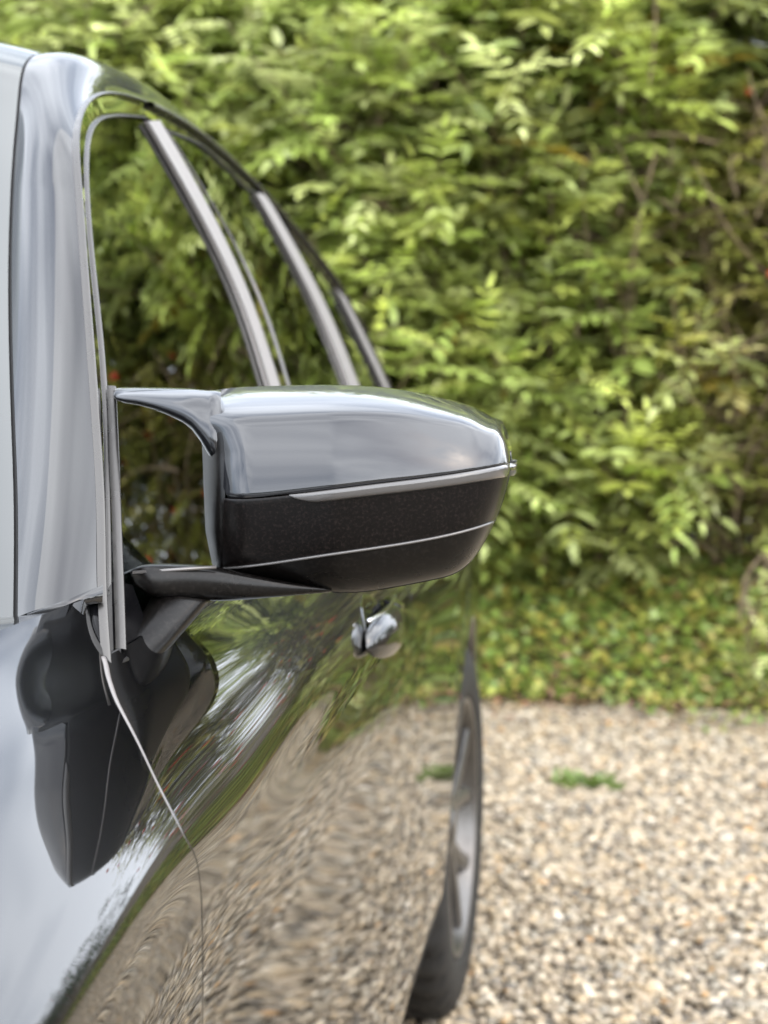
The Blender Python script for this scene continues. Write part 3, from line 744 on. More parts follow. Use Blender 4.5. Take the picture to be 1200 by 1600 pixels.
# lower cover
def rows(ya, yb, nu=100, nv=34, x0=343.):
    u = np.linspace(0, 1, nu); x = x0 + (XR - x0) * (1 - (1 - u) ** 2.2); P = np.zeros((nu, nv, 3))
    for i, xx in enumerate(x):
        a, b = float(ya(xx)), float(yb(xx)); b = max(b, a + .2)
        for j, v in enumerate(np.linspace(0, 1, nv)):
            yy = a + (b - a) * v; P[i, j] = at(xx, yy, float(mdepth(xx, yy)) + .0008)
    return P
XLC = 342.
mn = lambda f, g_: (lambda x: min(float(f(x)), float(g_(x)) - .3))
coverP = rows(lambda x: s1_y(x) + 2.2, mn(lambda x: s2_y(x) - 1.1, bot_y)); mb = MB(); mb.grid(coverP, flip=True); mb.grid(lip(coverP[:, 0], np.array((0, 0, .3)), .003)); mb.grid(lip(coverP[:, -1], np.array((0, 0, -.3)), .003))
mb.build('lower_cover', PLAST, mir)
botP = rows(mn(lambda x: s2_y(x) + 1.1, bot_y), lambda x: bot_y(x) - .2); mb = MB(); mb.grid(botP, flip=True)
rimB = botP[:, -1]; mb.grid(np.stack([rimB, rimB + np.array((0, .015, .001)), rimB + np.array((-.002, .04, .006)), rimB + np.array((-.004, .055, .014))], 1))
mb.build('base_cover', PLAST2, mir)
mb = MB(); bd = []
for xx in np.linspace(337, 770, 60): bd.append(at(xx, float(s2_y(xx)), float(mdepth(xx, float(s2_y(xx)))) + .0002))
mb.tube(bd, .0012, 6); mb.build('seam_bead', BEAD, mir)
# inboard side wall and rear bezel with the looking glass
oc = []   # outline of the rear opening, in world space at one depth
for x in np.r_[np.linspace(322, 782, 40)]: oc.append(at(x, float(top_y(x)) + 8, 1.44))
for x in np.linspace(782, 322, 40): oc.append(at(x, float(bot_y(x)) - 8, 1.44))
oc = np.array(oc); oc_c = oc.mean(0)
yr = 1.475
shell = [np.vstack([capP[::-1][::-1][np.linspace(0, 99, 40).astype(int), 0], botP[np.linspace(99, 0, 40).astype(int), -1]])]
r0 = shell[0]; r1 = oc_c + (oc - oc_c) * 1.0; r1 = r1.copy(); r1[:, 1] = yr - .02; r2 = oc_c + (oc - oc_c) * .97; r2[:, 1] = yr; r3 = oc_c + (oc - oc_c) * .92; r3[:, 1] = yr - .002; r4 = oc_c + (oc - oc_c) * .90; r4[:, 1] = yr - .012
mb = MB(); mb.grid(np.stack([r0 + np.array((0, .002, 0)), lerp(r0, r1, .5), r1, r2, r3, r4], 0), close_v=True); mb.recalc = True; mb.build('mirror_housing', GLOSS, mir)
mb = MB(); mb.add(np.vstack([r4, r4.mean(0)]), [(i, (i + 1) % 80, 80) for i in range(80)]); mb.build('mirror_glass', MGLASS, mir, smooth=False)
# inboard side of the housing: black, rolls back towards the door
mb = MB(); iv = np.linspace(0, 1, 40); iu = np.linspace(0, 1, 14); P = np.zeros((14, 40, 3))
for i, u in enumerate(iu):
    for j, v in enumerate(iv):
        y = lerp(640, 888, v); xr = lerp(356, 348, v); xl = float(np.interp(y, [640, 675, 700, 760, 830, 888], [306, 312, 316, 318, 321, 333])); x = lerp(xr, xl, u)
        P[i, j] = at(x, y, float(mdepth(xr, y)) + .0022 + .055 * u ** 2.4)
mb.grid(P); e = P[-1]; mb.grid(np.stack([e, e + np.array((-.004, .02, 0)), e + np.array((-.006, .08, 0))], 0)); mb.build('inner_side_wall', PLAST2, mir)
# arm: from under the housing, inboard, then down to the door
def quad_loft(secs, name, m, n=30, k=20, pw=.7):
    """secs: (centre px x, y, depth Y, half height px, half depth m, tilt of the section axis in px)"""
    secs = np.array(secs, float); d = np.linspace(0, 1, len(secs)); f = cubic(d, secs); rings = []
    for u in np.linspace(0, 1, n):
        cx, cy, Yd, hx2, hy2, hd_ = f(u); ring = []
        for t in np.linspace(0, 2 * math.pi, k, endpoint=False):
            s_, c_ = math.sin(t), math.cos(t); s_ = math.copysign(abs(s_) ** pw, s_); c_ = math.copysign(abs(c_) ** pw, c_)
            ring.append(at(cx + hx2 * s_, cy + hy2 * s_, Yd - hd_ * c_))
        rings.append(ring)
    mb = MB(); mb.loft(rings); mb.recalc = True; return mb.build(name, m, mir)
quad_loft([(518, 922, 1.355, 0, -3, .012), (430, 919, 1.350, 0, -14, .028), (345, 913, 1.345, 0, -26, .036), (285, 909, 1.335, -2, -28, .036), (235, 908, 1.322, -8, -26, .032), (206, 904, 1.312, -3, -10, .018)], 'mirror_arm', PLAST2, pw=.42)
quad_loft([(285, 932, 1.330, 45, 6, .030), (249, 980, 1.298, 34, 12, .030), (212, 1026, 1.255, 24, 18, .024), (176, 1070, 1.213, 9, 24, .014)], 'mirror_foot', PLAST2, pw=.75)
# added light bar imitates sky glint on the arm's top edge; bright trim ends
def bar(p, q_, r, name, m=SATIN, par=mir):
    mb = MB(); mb.tube(np.array([p, lerp(p, q_, .5), q_]), r, 8); return mb.build(name, m, par)
bar(at(207, 895, 1.289), at(338, 886, 1.307), .0016, 'arm_edge_glint', BEAD)
ge = lambda x, y: G3(onG(x, y), .004)
bar(ge(167, 1050), ge(190, 1030), .0022, 'trim_end', SATIN, front_door)
bar(ge(169, 1052), at(178, 1092, float(ge(170, 1060)[1]) - .01), .0028, 'trim_end', SATIN, front_door)
# second window line in front of the glass corner
ml = curve_pts(np.array([onG(*p) for p in ((173, 604), (178, 720), (183, 860), (188, 1015))]), 40); ribbon(ml, .0026, 'window_corner_bar', SATIN, off=.000, h=.005, par=front_door)
zt0g = S(yA, tt)[:, 2]
# pale tapering tube that imitates the sky highlight on the door's rolled edge
ke = int(np.argmax(zt0g < .925)); tg = tt[:ke]; eg = S(yA[:ke] + .0002, tg); ng = S_normal(yA[:ke], tg); mb = MB(); mb.tube(eg + ng * -.0016, .0026 * np.linspace(1.25, .4, ke), 8); mb.build('door_edge_highlight', PILLAR, front_door)

# ------------------------------------------------------------------ ground
def plane(name, x0, x1, y0, y1, z, m, n=1, zf=None):
    xs = np.linspace(x0, x1, n + 1); ys = np.linspace(y0, y1, n + 1); P = np.array([[(x, y, zf(x, y) if zf else z) for x in xs] for y in ys])
    mb = MB(); mb.grid(P, flip=True); mb.keep = True; me = mb.build(name, m, None); me.location = (0, 0, 0)
    return me
def ground_mat(name, c1, c2, c3, vs):
    m = bpy.data.materials.new(name); m.use_nodes = True; nt = m.node_tree; b = nt.nodes['Principled BSDF']; L = nt.links.new; tcn = N(nt, 'ShaderNodeTexCoord')
    v = N(nt, 'ShaderNodeTexVoronoi'); v.inputs['Scale'].default_value = vs; L(tcn.outputs['Object'], v.inputs[0])
    sep = N(nt, 'ShaderNodeSeparateColor'); L(v.outputs['Color'], sep.inputs[0])
    r = N(nt, 'ShaderNodeValToRGB'); e = r.color_ramp.elements; e[0].color = (*c1, 1); e[1].color = (*c3, 1); n_ = e.new(.5); n_.color = (*c2, 1); L(sep.outputs[0], r.inputs[0])
    n2 = N(nt, 'ShaderNodeTexNoise'); n2.inputs['Scale'].default_value = 1.3; L(tcn.outputs['Object'], n2.inputs[0]); mxx = N(nt, 'ShaderNodeMix', data_type='RGBA', blend_type='MULTIPLY'); mxx.inputs[0].default_value = .35
    L(r.outputs[0], mxx.inputs[6]); L(n2.outputs[0], mxx.inputs[7]); L(mxx.outputs[2], b.inputs['Base Color'])
    bp = N(nt, 'ShaderNodeBump'); bp.invert = True; bp.inputs['Strength'].default_value = 1; bp.inputs['Distance'].default_value = .02; L(v.outputs['Distance'], bp.inputs['Height']); L(bp.outputs[0], b.inputs['Normal'])
    b.inputs['Roughness'].default_value = .85; return m
GR = ground_mat('gravel_bed', (.24, .21, .17), (.38, .33, .27), (.50, .45, .37), 90)
SOIL = ground_mat('leafy_soil', (.05, .035, .02), (.11, .075, .04), (.16, .12, .06), 30)
tag(plane('ground', -150, 150, -150, 150, 0, SOIL, 2), kind='structure')
tag(plane('gravel_drive', -7, 6, -9, 5.74, .004, GR, 2), kind='structure')

# gravel: individually shaped stones in one object
def ico(sub):
    import bmesh
    bm = bmesh.new(); bmesh.ops.create_icosphere(bm, subdivisions=sub, radius=1); v = np.array([x.co[:] for x in bm.verts]); f = np.array([[q.index for q in x.verts] for x in bm.faces]); bm.free(); return v, f
PAL = np.array([(.62, .56, .46), (.54, .47, .37), (.70, .66, .58), (.40, .36, .31), (.26, .25, .24), (.60, .50, .36), (.48, .42, .34), (.34, .30, .25), (.66, .43, .22), (.78, .75, .70), (.42, .41, .38), (.58, .52, .44)])
PW = np.array([5, 5, 4, 4, 2.5, 3, 5, 4, .7, 1.6, 3, 5]); PW /= PW.sum()
def stones(x0, x1, y0, y1, dens, smin, smax, sub, keep=None):
    n = int((x1 - x0) * (y1 - y0) * dens); v, f = ico(sub); x = rng.uniform(x0, x1, n); y = rng.uniform(y0, y1, n)
    if keep is not None: k = keep(x, y); x, y = x[k], y[k]; n = len(x)
    s = smin + (smax - smin) * rng.random(n) ** 2.2
    sc = np.stack([s, s * rng.uniform(.6, .95, n), s * rng.uniform(.4, .7, n)], 1)
    nv = len(v); shp = v[None] * sc[:, None] * (1 + .16 * rng.standard_normal((n, nv, 1)) * (1 if sub == 1 else .5))
    a = rng.uniform(0, 2 * math.pi, n); tl = rng.normal(0, .35, n); ca, sa, ct, st = np.cos(a), np.sin(a), np.cos(tl), np.sin(tl)
    X = shp[..., 0] * ct[:, None] - shp[..., 2] * st[:, None]; Z = shp[..., 0] * st[:, None] + shp[..., 2] * ct[:, None]; Yv = shp[..., 1]
    P = np.stack([X * ca[:, None] - Yv * sa[:, None] + x[:, None], X * sa[:, None] + Yv * ca[:, None] + y[:, None], Z + (.006 + s * .25 + rng.uniform(-.004, .010, n))[:, None]], -1)
    C = PAL[rng.choice(len(PAL), n, p=PW)] * rng.uniform(.6, 1.08, (n, 1)) * np.array((.98, .90, .77)); C = np.repeat(C[:, None], nv, 1).reshape(-1, 3)
    Q = (f[None] + (np.arange(n) * nv)[:, None, None]).reshape(-1, 3)
    return P.reshape(-1, 3), Q, C
STONE = mat('gravel_stone', (.5, .45, .4), .75, tone=True, noise=(180, (.30, .26, .21), .52, .8), bump=(260, .35, .002))
def cat(parts):
    V, Q, C, o = [], [], [], 0
    for v, q_, c in parts: V.append(v); Q.append(q_ + o); C.append(c); o += len(v)
    return np.concatenate(V), np.concatenate(Q), np.concatenate(C)
a = stones(-1.0, 1.3, 2.6, 5.8, 4800, .0068, .0165, 2, lambda x, y: ~((y < 3.0) & (x < -.6)))
b = stones(-2.5, 4.2, .6, 6.0, 2700, .0075, .0175, 1, lambda x, y: ~((x > -1.0) & (x < 1.3) & (y > 2.6)) & ~((x < -.5) & (y < 4)) & (x < .5 + y))
gv = fast_mesh('gravel', *cat([a, b])[:2], STONE, C=cat([a, b])[2]) if False else None
V_, Q_, C_ = cat([a, b]); gv = fast_mesh('gravel', V_, Q_, STONE, C=C_); tag(gv, kind='stuff'); tag(gv, 'loose beige and grey gravel covering the drive', 'gravel')

# ------------------------------------------------------------------ foliage
def leaf_template(kind):
    """unit leaf along +x, width along y; returns verts and quads"""
    if kind == 'oval':
        v = np.array([(0, 0, 0), (.24, .17, .05), (.56, .165, .02), (1.08, 0, -.14), (.56, -.165, .02), (.24, -.17, .05)]); q_ = np.array([(0, 3, 2, 1), (0, 5, 4, 3)])
    elif kind == 'narrow':
        v = np.array([(0, 0, 0), (.3, .13, .03), (.7, .11, .0), (1, 0, -.12), (.7, -.11, .0), (.3, -.13, .03)]); q_ = np.array([(0, 3, 2, 1), (0, 5, 4, 3)])
    else:   # ivy: broad, lobed
        v = np.array([(0, 0, 0), (-.05, .38, .05), (.45, .36, .03), (1, 0, -.06), (.45, -.36, .03), (-.05, -.38, .05)]); q_ = np.array([(0, 3, 2, 1), (0, 5, 4, 3)])
    return v, q_
def frames(d, roll):
    """rotation frames with x along d"""
    d = d / (np.linalg.norm(d, axis=1)[:, None] + 1e-9); up = np.array((0, 0, 1.)); s = np.cross(up, d); s /= np.linalg.norm(s, axis=1)[:, None] + 1e-6; n = np.cross(d, s)
    c, si = np.cos(roll)[:, None], np.sin(roll)[:, None]; s2 = s * c + n * si; n2 = -s * si + n * c
    return np.stack([d, s2, n2], 1)
def place(kind, p, d, roll, size, colr):
    v, q_ = leaf_template(kind); n = len(p); Fm = frames(d, roll)
    P = np.einsum('vk,nkc->nvc', v, Fm) * size[:, None, None] + p[:, None]
    Q = (q_[None] + (np.arange(n) * len(v))[:, None, None]).reshape(-1, 4); C = np.repeat(colr[:, None], len(v), 1).reshape(-1, 3)
    return P.reshape(-1, 3), Q, C
LEAF = mat('shrub_leaf', (.1, .16, .04), .42, spec=.8, tone=True, noise=(9, (.10, .14, .04), .6, .9), trans=.42)
BARK = mat('twig_bark', (.30, .22, .14), .8, noise=(25, (.08, .055, .035), .4, .7), bump=(60, .5, .004))
def shoots_foliage(starts, dirs, lens, leafgap, size, kind, pal, pinnate=True, droop=.28, cvar=.25):
    """compound leaves up each shoot; returns leaf arrays and shoot polylines"""
    Ps, Ds, Rs, Ss, Cs, tw = [], [], [], [], [], []
    for st, di, ln in zip(starts, dirs, lens):
        di = di / np.linalg.norm(di); k = max(3, int(ln / leafgap)); tip = rng.random() ; base_c = pal[rng.integers(len(pal))] * rng.uniform(.55, 1.4)
        bend = rng.normal(0, .16, 3); pts = []
        for i in range(7): u = i / 6; pts.append(st + di * ln * u + bend * ln * u * u + np.array((0, 0, -.10 * ln * u * u)))
        pts = np.array(pts); tw.append(pts)
        ph = rng.uniform(0, 6.28)
        for i in range(k):
            u = (i + .6) / k; p = np.array([np.interp(u * 6, range(7), pts[:, c]) for c in range(3)]); ph += 2.4
            t_ = di + bend * 2 * u; t_ = t_ / np.linalg.norm(t_)
            s = np.cross(t_, (0, 0, 1)); s = s / (np.linalg.norm(s) + 1e-6) if np.linalg.norm(s) > .05 else np.array((1., 0, 0)); n = np.cross(s, t_)
            out_ = s * math.cos(ph) + n * math.sin(ph); rd = out_ * .9 + t_ * (.35 + .5 * u) + np.array((0, 0, .15)); rd /= np.linalg.norm(rd)
            sz = size * rng.uniform(.75, 1.25) * (1 - .35 * u ** 3)
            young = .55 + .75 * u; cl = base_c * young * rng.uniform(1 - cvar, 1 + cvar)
            if rng.random() < .02: cl = np.array((.30, .22, .03)) * rng.uniform(.6, 1)
            if pinnate:
                L_ = sz * 2.6; npair = 4; rs = np.cross(rd, (0, 0, 1)); rs /= np.linalg.norm(rs) + 1e-6
                for m in range(npair + 1):
                    w_ = (m + .7) / (npair + .7); q_ = p + rd * L_ * w_ + np.array((0, 0, -droop * L_ * w_ * w_))
                    sl = sz * (1.05 - .35 * abs(w_ - .45))
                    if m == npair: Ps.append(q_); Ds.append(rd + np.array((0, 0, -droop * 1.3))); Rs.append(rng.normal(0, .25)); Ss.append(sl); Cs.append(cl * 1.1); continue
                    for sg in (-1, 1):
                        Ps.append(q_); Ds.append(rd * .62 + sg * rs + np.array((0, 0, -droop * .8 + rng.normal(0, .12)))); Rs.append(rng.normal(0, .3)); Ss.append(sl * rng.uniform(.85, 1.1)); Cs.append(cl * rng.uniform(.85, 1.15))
            else:
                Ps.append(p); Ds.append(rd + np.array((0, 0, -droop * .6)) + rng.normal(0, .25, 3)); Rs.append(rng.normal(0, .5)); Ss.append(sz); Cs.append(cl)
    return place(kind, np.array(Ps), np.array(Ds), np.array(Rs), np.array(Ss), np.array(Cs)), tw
def twigs(mb_v, tw, r0=.006, r1=.002, k=4):
    """batch tubes as numpy arrays"""
    V, Q = [], []; o = 0
    for pts in tw:
        T_ = np.gradient(pts, axis=0); T_ /= np.linalg.norm(T_, axis=1)[:, None] + 1e-9; ref = np.array((.3, .5, .8)); U = np.cross(T_, ref); U /= np.linalg.norm(U, axis=1)[:, None] + 1e-9; W = np.cross(T_, U)
        rr_ = np.linspace(r0, r1, len(pts))[:, None, None]; a = np.linspace(0, 2 * math.pi, k, endpoint=False)
        P = pts[:, None] + rr_ * (np.cos(a)[None, :, None] * U[:, None] + np.sin(a)[None, :, None] * W[:, None]); V.append(P.reshape(-1, 3))
        n = len(pts); i, j = np.meshgrid(np.arange(n - 1), np.arange(k), indexing='ij'); b = i * k; Q.append(np.stack([b + j, b + (j + 1) % k, b + k + (j + 1) % k, b + k + j], -1).reshape(-1, 4) + o); o += n * k
    return np.concatenate(V), np.concatenate(Q)
def shrub(name, cx, cy, w_, dp, h, label, catg, group, pal, nshoot, size, kind='oval', pinnate=True, ln=(.35, .75), z0=.2, face=(0, -1), gapl=.075, berries=0, droop=.28, sparse=0., bark=None, bare=0):
    """bush: stems from the root, shoots that start in the bush volume and grow out and up, mostly on the facing side"""
    root = empty(name, (cx, cy, 0)); tag(root, label, catg, group); f = np.array((face[0], face[1], 0.)); sdv = np.array((-f[1], f[0], 0.))
    st, di, ll = [], [], []
    lumps = [(rng.uniform(-.5, .5) * w_, rng.uniform(.15, 1) * h, rng.uniform(-.28, .32)) for _ in range(10)]
    c0 = np.array((cx, cy, 0.))
    for _ in range(nshoot):
        a = rng.uniform(-.5, .5) * w_; z = z0 + (h - z0 - .15) * rng.random() ** .85
        bul = sum(l[2] * math.exp(-((a - l[0]) / (.22 * w_ + .1)) ** 2 - ((z - l[1]) / .35) ** 2) for l in lumps)
        taper = math.sqrt(max(0, 1 - (z / h) ** 4)) * math.sqrt(max(.05, 1 - (2 * a / (w_ * 1.1)) ** 4))
        dep = dp * .5 * taper + bul; back = rng.random() ** 1.2 * .55 * dp; side = 1 if rng.random() < .86 else -1
        p = c0 + sdv * a + f * side * (dep - back - .2); p[2] = z; st.append(p)
        di.append(f * side * rng.uniform(.15, 1.0) + sdv * rng.normal(0, .38) + np.array((0, 0, rng.uniform(.35, 1.25)))); ll.append(rng.uniform(*ln) * (.7 if z > h * .85 else 1))
    (V, Q, C), tw = shoots_foliage(st, di, ll, gapl, size, kind, pal, pinnate, droop)
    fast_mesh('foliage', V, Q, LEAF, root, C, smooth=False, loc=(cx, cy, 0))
    Vt, Qt = twigs(None, tw, .0055, .0018)
    stems = []
    for k in range(9):
        a = rng.uniform(-.42, .42) * w_; e = c0 + sdv * a + f * rng.uniform(-.2, .32) * dp; e[2] = h * rng.uniform(.6, .92); b = c0 + sdv * a * .35; m1 = lerp(b, e, .4) + rng.normal(0, .06, 3); m1[2] = abs(m1[2]); m2 = lerp(b, e, .75) + rng.normal(0, .06, 3); stems.append(curve_pts([b, m1, m2, e], 10))
    for k in range(bare):
        b = c0 + sdv * rng.uniform(-.5, .5) * w_ + f * dp * rng.uniform(.1, .5); b[2] = rng.uniform(.2, h * .9); d_ = np.array((rng.normal(0, .5), rng.normal(0, .3), rng.uniform(-.3, .7))) + f * .3
        tw.append(curve_pts([b, b + d_ * .25 + rng.normal(0, .05, 3), b + d_ * .5 + rng.normal(0, .08, 3) - (0, 0, .06)], 7))
    if bare: Vt, Qt = twigs(None, tw, .007, .0025)
    Vs, Qs = twigs(None, stems, .022, .006, 7)
    fast_mesh('branches', np.vstack([Vt, Vs]), np.vstack([Qt, Qs + len(Vt)]), bark or BARK, root, smooth=True, loc=(cx, cy, 0))
    if berries:
        v, fq = ico(1); n = berries; idx = rng.integers(0, len(V), n); P = V[idx] + f * .13; s = rng.uniform(.014, .023, n)
        o0 = None
        for q_ in range(n):
            if o0 is None: o0 = o = fast_mesh('red_fruit', v * np.array((1, 1, 1.15)), fq, FRUIT, root)
            else: o = o0.copy(); col.objects.link(o); o.parent = root
            o.location = P[q_] - c0; o.scale = (s[q_],) * 3
    return root
FRUIT = mat('red_fruit_skin', (.62, .05, .03), .35, noise=(12, (.5, .16, .03), .45, .8))
P_MID = np.array([(.60, .64, .27), (.41, .48, .12), (.32, .40, .10), (.50, .54, .15), (.42, .48, .17)])
P_YEL = np.array([(.48, .47, .11), (.40, .42, .10), (.52, .47, .18), (.32, .31, .10)])
P_DRK = np.array([(.075, .11, .035), (.085, .12, .04), (.065, .09, .03)])
GRP = 'shrubs of the hedge behind the car'
# front row of the hedge behind the car (left to right), then the taller row behind
shrub('hedge_shrub', -3.1, 6.93, 1.3, 1.1, 2.5, 'hedge shrub hidden mostly behind the car roof, farthest left', 'shrub', GRP, P_MID, 200, .11)
shrub('hedge_shrub', -2.1, 6.93, 1.3, 1.1, 2.75, 'green feathery shrub above the sloping roof line of the car', 'shrub', GRP, P_MID, 330, .108)
shrub('hedge_shrub', -1.25, 6.88, 1.25, 1.1, 2.8, 'tall mid green feathery shrub directly behind the wing mirror cap', 'shrub', GRP, P_MID, 350, .105)
shrub('hedge_shrub', -.46, 6.78, 1.0, 1.15, 2.75, 'dense light green shrub with drooping leaves right of the wing mirror', 'shrub', GRP, np.vstack([P_MID, P_MID[2:]]) * 1.12, 340, .10)
shrub('hedge_shrub', .33, 7.0, .85, .9, 2.45, 'sparse yellow green twiggy shrub with bare brown stems at the right edge', 'shrub', GRP, P_YEL, 190, .066, bare=110, kind='narrow', ln=(.3, .6), z0=.3, gapl=.07)
shrub('hedge_shrub', 1.0, 6.75, .85, .9, 2.42, 'shrub dotted with red fruit, reflected in the front window', 'shrub', GRP, P_YEL * .9, 260, .075, berries=95, pinnate=True)
for x_, y_, h_, lb in ((-3.6, 7.9, 3.4, 'dark tall shrub behind the car roof, hidden mostly by the car'), (-2.3, 7.8, 3.5, 'dark tall shrub filling the top left above the car roof'), (-1.0, 7.9, 3.55, 'dark tall shrub showing over the top of the light green hedge above the wing mirror'), (-.1, 7.8, 2.9, 'dark tall shrub showing through the bare stems of the twiggy shrub')):
    shrub('rear_hedge_shrub', x_, y_, 2.0, 1.5, h_, lb, 'shrub', 'taller shrubs behind the hedge', P_MID * .8, 420, .15, ln=(.4, .9))
# low sprig at the right edge
shrub('fern_shrub', .55, 6.1, .55, .5, .62, 'low bright green fern like bush at the foot of the hedge, right edge', 'shrub', None, P_MID * 1.35, 46, .045, ln=(.2, .35), z0=.1, kind='narrow', gapl=.06)

# low planting seen only in reflections: right of the drive and beyond
for i, (x, y, wd, h, fc) in enumerate(((3.3, 7.3, 2.2, 2.3, (-.5, -.9)), (5.2, 6.2, 2.4, 2.5, (-.8, -.6)), (6.3, 3.6, 2.6, 2.6, (-1, 0)), (6.4, .8, 2.6, 1.2, (-1, 0)), (6.0, -2.2, 2.6, 1.6, (-1, .1)), (4.4, -5.6, 2.8, 1.8, (-.5, .8)), (1.4, -7.0, 2.8, 1.9, (0, 1)), (-1.8, -7.4, 3, 1.8, (0, 1)), (-5.2, -6.8, 3, 1.8, (.3, 1)))):
    names = ['low round shrub beyond the red fruited one, right of the drive', 'low shrub at the far right corner of the drive', 'low shrub beside the drive level with the rear door', 'low shrub beside the drive level with the front wing', 'low shrub beside the drive behind the photographer', 'low shrub at the near corner of the drive', 'dark shrub at the near end of the drive, right of the car', 'dark shrub at the near end of the drive, in front of the car', 'dark shrub at the near end of the drive, left of the car']
    shrub('border_shrub', x, y, wd, 1.1, h, names[i], 'shrub', 'low shrubs round the drive', P_DRK * 1.3, 120, .085, face=fc, ln=(.3, .6), berries=14 if i < 3 else 0)

# ground cover (ivy and seedlings) and fallen leaves at the hedge foot
def litter(n, xr, yr_, zf, pal, size, kind, up=.2):
    x = rng.uniform(*xr, n); y = rng.uniform(*yr_, n); z = zf(x, y) + rng.uniform(.0, .02, n)
    d = np.stack([rng.normal(0, 1, n), rng.normal(-.2, 1, n), rng.normal(up, .35, n)], 1); C = pal[rng.integers(len(pal), size=n)] * rng.uniform(.7, 1.3, (n, 1))
    return place(kind, np.stack([x, y, z], 1), d, rng.normal(0, .5, n), size * rng.uniform(.6, 1.3, n), C)
bank = lambda x, y: np.clip(y - 5.72, 0, 1) * .34 + .02 * np.sin(x * 9) * np.clip(y - 5.7, 0, .3)
P_IVY = np.array([(.34, .46, .10), (.26, .38, .09), (.50, .52, .12), (.36, .46, .14), (.58, .50, .13)])
P_DEAD = np.array([(.34, .18, .08), (.42, .27, .12), (.28, .14, .07), (.45, .36, .14), (.40, .22, .16), (.22, .13, .07)])
i0 = litter(1600, (-2.6, 2.6), (5.35, 5.85), lambda x, y: .01 + rng.uniform(0, .05, len(x)), P_IVY, .03, 'ivy', .6)
i1 = litter(17000, (-2.6, 2.6), (5.76, 6.75), lambda x, y: bank(x, y) + rng.uniform(0, .14, len(x)) * np.clip((y - 5.7) * 3, .1, 1), P_IVY, .038, 'ivy', .5)
# only where patches of green creep out over the gravel
_k = (np.sin(i0[0][::6, 0] * 7.3) + np.sin(i0[0][::6, 0] * 3.1 + 1.2)) * .16 > 5.72 - i0[0][::6, 1]
_v = np.repeat(_k, 6); _map = np.cumsum(_v) - 1; i0 = (i0[0][_v], _map[i0[1][np.repeat(_k, 2)]], i0[2][_v]); i1 = cat([i0, i1])
gc = fast_mesh('ground_cover', i1[0], i1[1], LEAF, C=i1[2], smooth=False); tag(gc, 'low ivy and seedlings between gravel and hedge', 'ground cover', kind='stuff')
i2 = litter(3000, (-2.6, 2.6), (5.6, 6.9), lambda x, y: bank(x, y) + .05 + rng.uniform(0, .06, len(x)) * (y > 5.8), P_DEAD, .036, 'oval', .1)
i3 = litter(1800, (-2.6, 2.6), (5.42, 5.85), lambda x, y: .012 + 0 * x, P_DEAD * .8, .028, 'narrow', .05)
V_, Q_, C_ = cat([i2, i3]); fl = fast_mesh('fallen_leaves', V_, Q_, mat('dry_leaf', (.3, .2, .1), .7, tone=True, noise=(40, (.2, .12, .06), .5, .8)), C=C_, smooth=False); tag(fl, 'brown and pink fallen leaves along the gravel edge', 'fallen leaves', kind='stuff')
bk = plane('planting_bank', -8, 8, 5.72, 8.8, 0, SOIL, 20, lambda x, y: min(.34, max(0, (y - 5.72) * .34)) + .006); tag(bk, kind='structure')

# weed in the gravel
wd_ = empty('weed', (*at(915, 1228, 4.72)[:2], 0)); tag(wd_, 'small green weed sprouting alone from the gravel', 'weed')
wp = np.array(wd_.location); n = 80; a = rng.uniform(0, 6.28, n); d = np.stack([np.cos(a) * 1.1, np.sin(a) * .6, rng.uniform(.15, 1.2, n)], 1)
P = wp + np.stack([rng.normal(0, .035, n), rng.normal(0, .02, n), np.full(n, .012)], 1); V, Q, C = place('narrow', P, d, rng.normal(0, .4, n), rng.uniform(.03, .075, n), np.tile((.22, .31, .08), (n, 1)) * rng.uniform(.7, 1.3, (n, 1)))
fast_mesh('leaves', V, Q, LEAF, wd_, C, smooth=False, loc=tuple(wp))

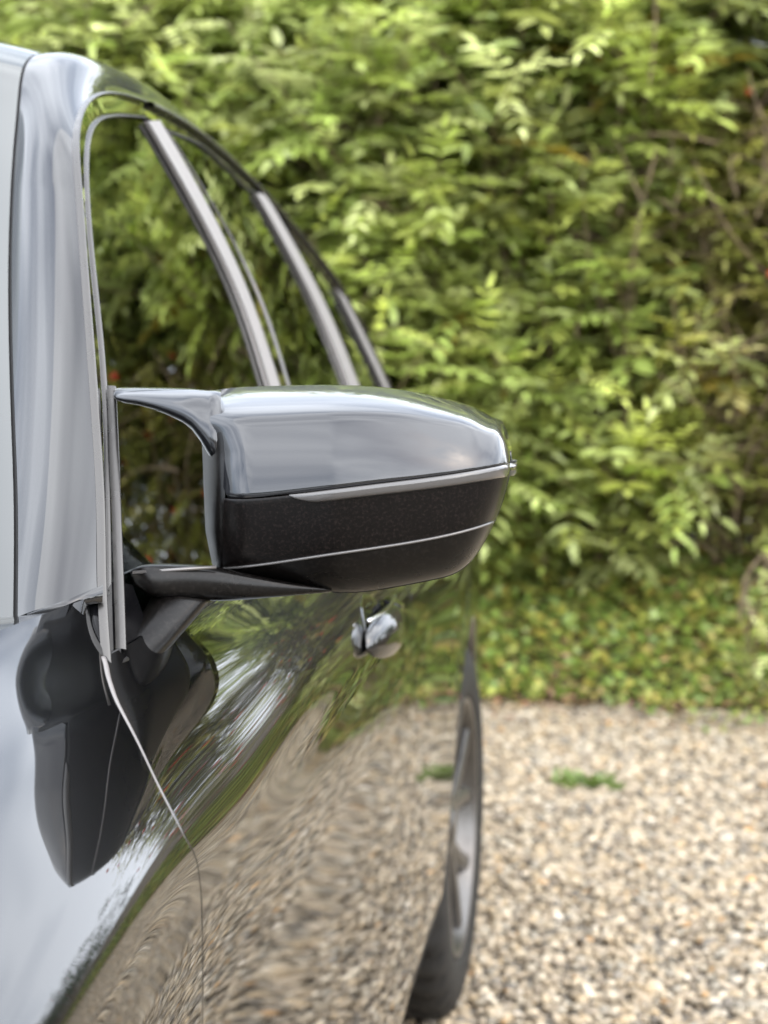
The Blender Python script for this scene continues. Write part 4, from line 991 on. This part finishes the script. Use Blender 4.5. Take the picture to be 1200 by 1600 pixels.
# trees far off round the garden, seen in the reflections
def tree(x, y, h, wd, label):
    root = empty('tree', (x, y, 0)); tag(root, label, 'tree', 'trees far off round the garden'); c = np.array((x, y, 0.)); mb = MB(); mb.tube(curve_pts([c, c + (.1, 0, h * .3), c + (-.05, .1, h * .75)], 8), np.linspace(.16, .06, 8), 8)
    for k in range(6):
        a = k * 1.05; mb.tube(curve_pts([c + (0, 0, h * .35), c + (math.cos(a) * wd * .2, math.sin(a) * wd * .2, h * .5), c + (math.cos(a) * wd * .38, math.sin(a) * wd * .38, h * .68)], 6), np.linspace(.06, .02, 6), 6)
    mb.build('trunk', BARK, root)
    n = 2600; u = rng.normal(0, 1, (n, 3)); u /= np.linalg.norm(u, axis=1)[:, None]; lump = 1 + .22 * np.sin(u[:, 0] * 5 + x) * np.cos(u[:, 1] * 4 + y) + .15 * np.sin(u[:, 2] * 8 + x)
    rr_ = (rng.random(n) ** .4) * lump; P = c + np.array((0, 0, h * .6)) + u * rr_[:, None] * np.array((wd / 2, wd / 2, h * .42)); 
    V, Q, C = place('oval', P, u + rng.normal(0, .6, (n, 3)), rng.normal(0, 1, n), rng.uniform(.2, .4, n), P_DRK[rng.integers(3, size=n)] * rng.uniform(.6, 1.5, (n, 1)))
    fast_mesh('crown', V, Q, LEAF, root, C, smooth=False, loc=(x, y, 0))
for i, (x, y, h, wd) in enumerate(((12, 22, 4.2, 5), (19, 17, 4.6, 5.5), (24, 9, 4.4, 6), (26, 0, 5.0, 6), (23, -10, 4.8, 6), (14, -19, 5.2, 6.5), (4, -23, 5.0, 6.5), (-6, -23, 5.4, 6.5), (-16, -18, 5.0, 6))):
    tree(x, y, h * .78, wd, ['broad tree beyond the far right corner', 'round tree far to the right, second from the hedge', 'wide tree far to the right level with the hedge', 'tree far to the right level with the car', 'tree far to the right behind the photographer', 'tree far behind on the right', 'tree straight behind the photographer', 'tree far behind in line with the car', 'tree far behind on the left'][i])

# the ground and all that grows on it lie level with the tyres' contact
for o in list(col.objects):
    if o.parent is None and o.name.split('.')[0] not in ('car', 'camera', 'sun'): o.location.z -= .028
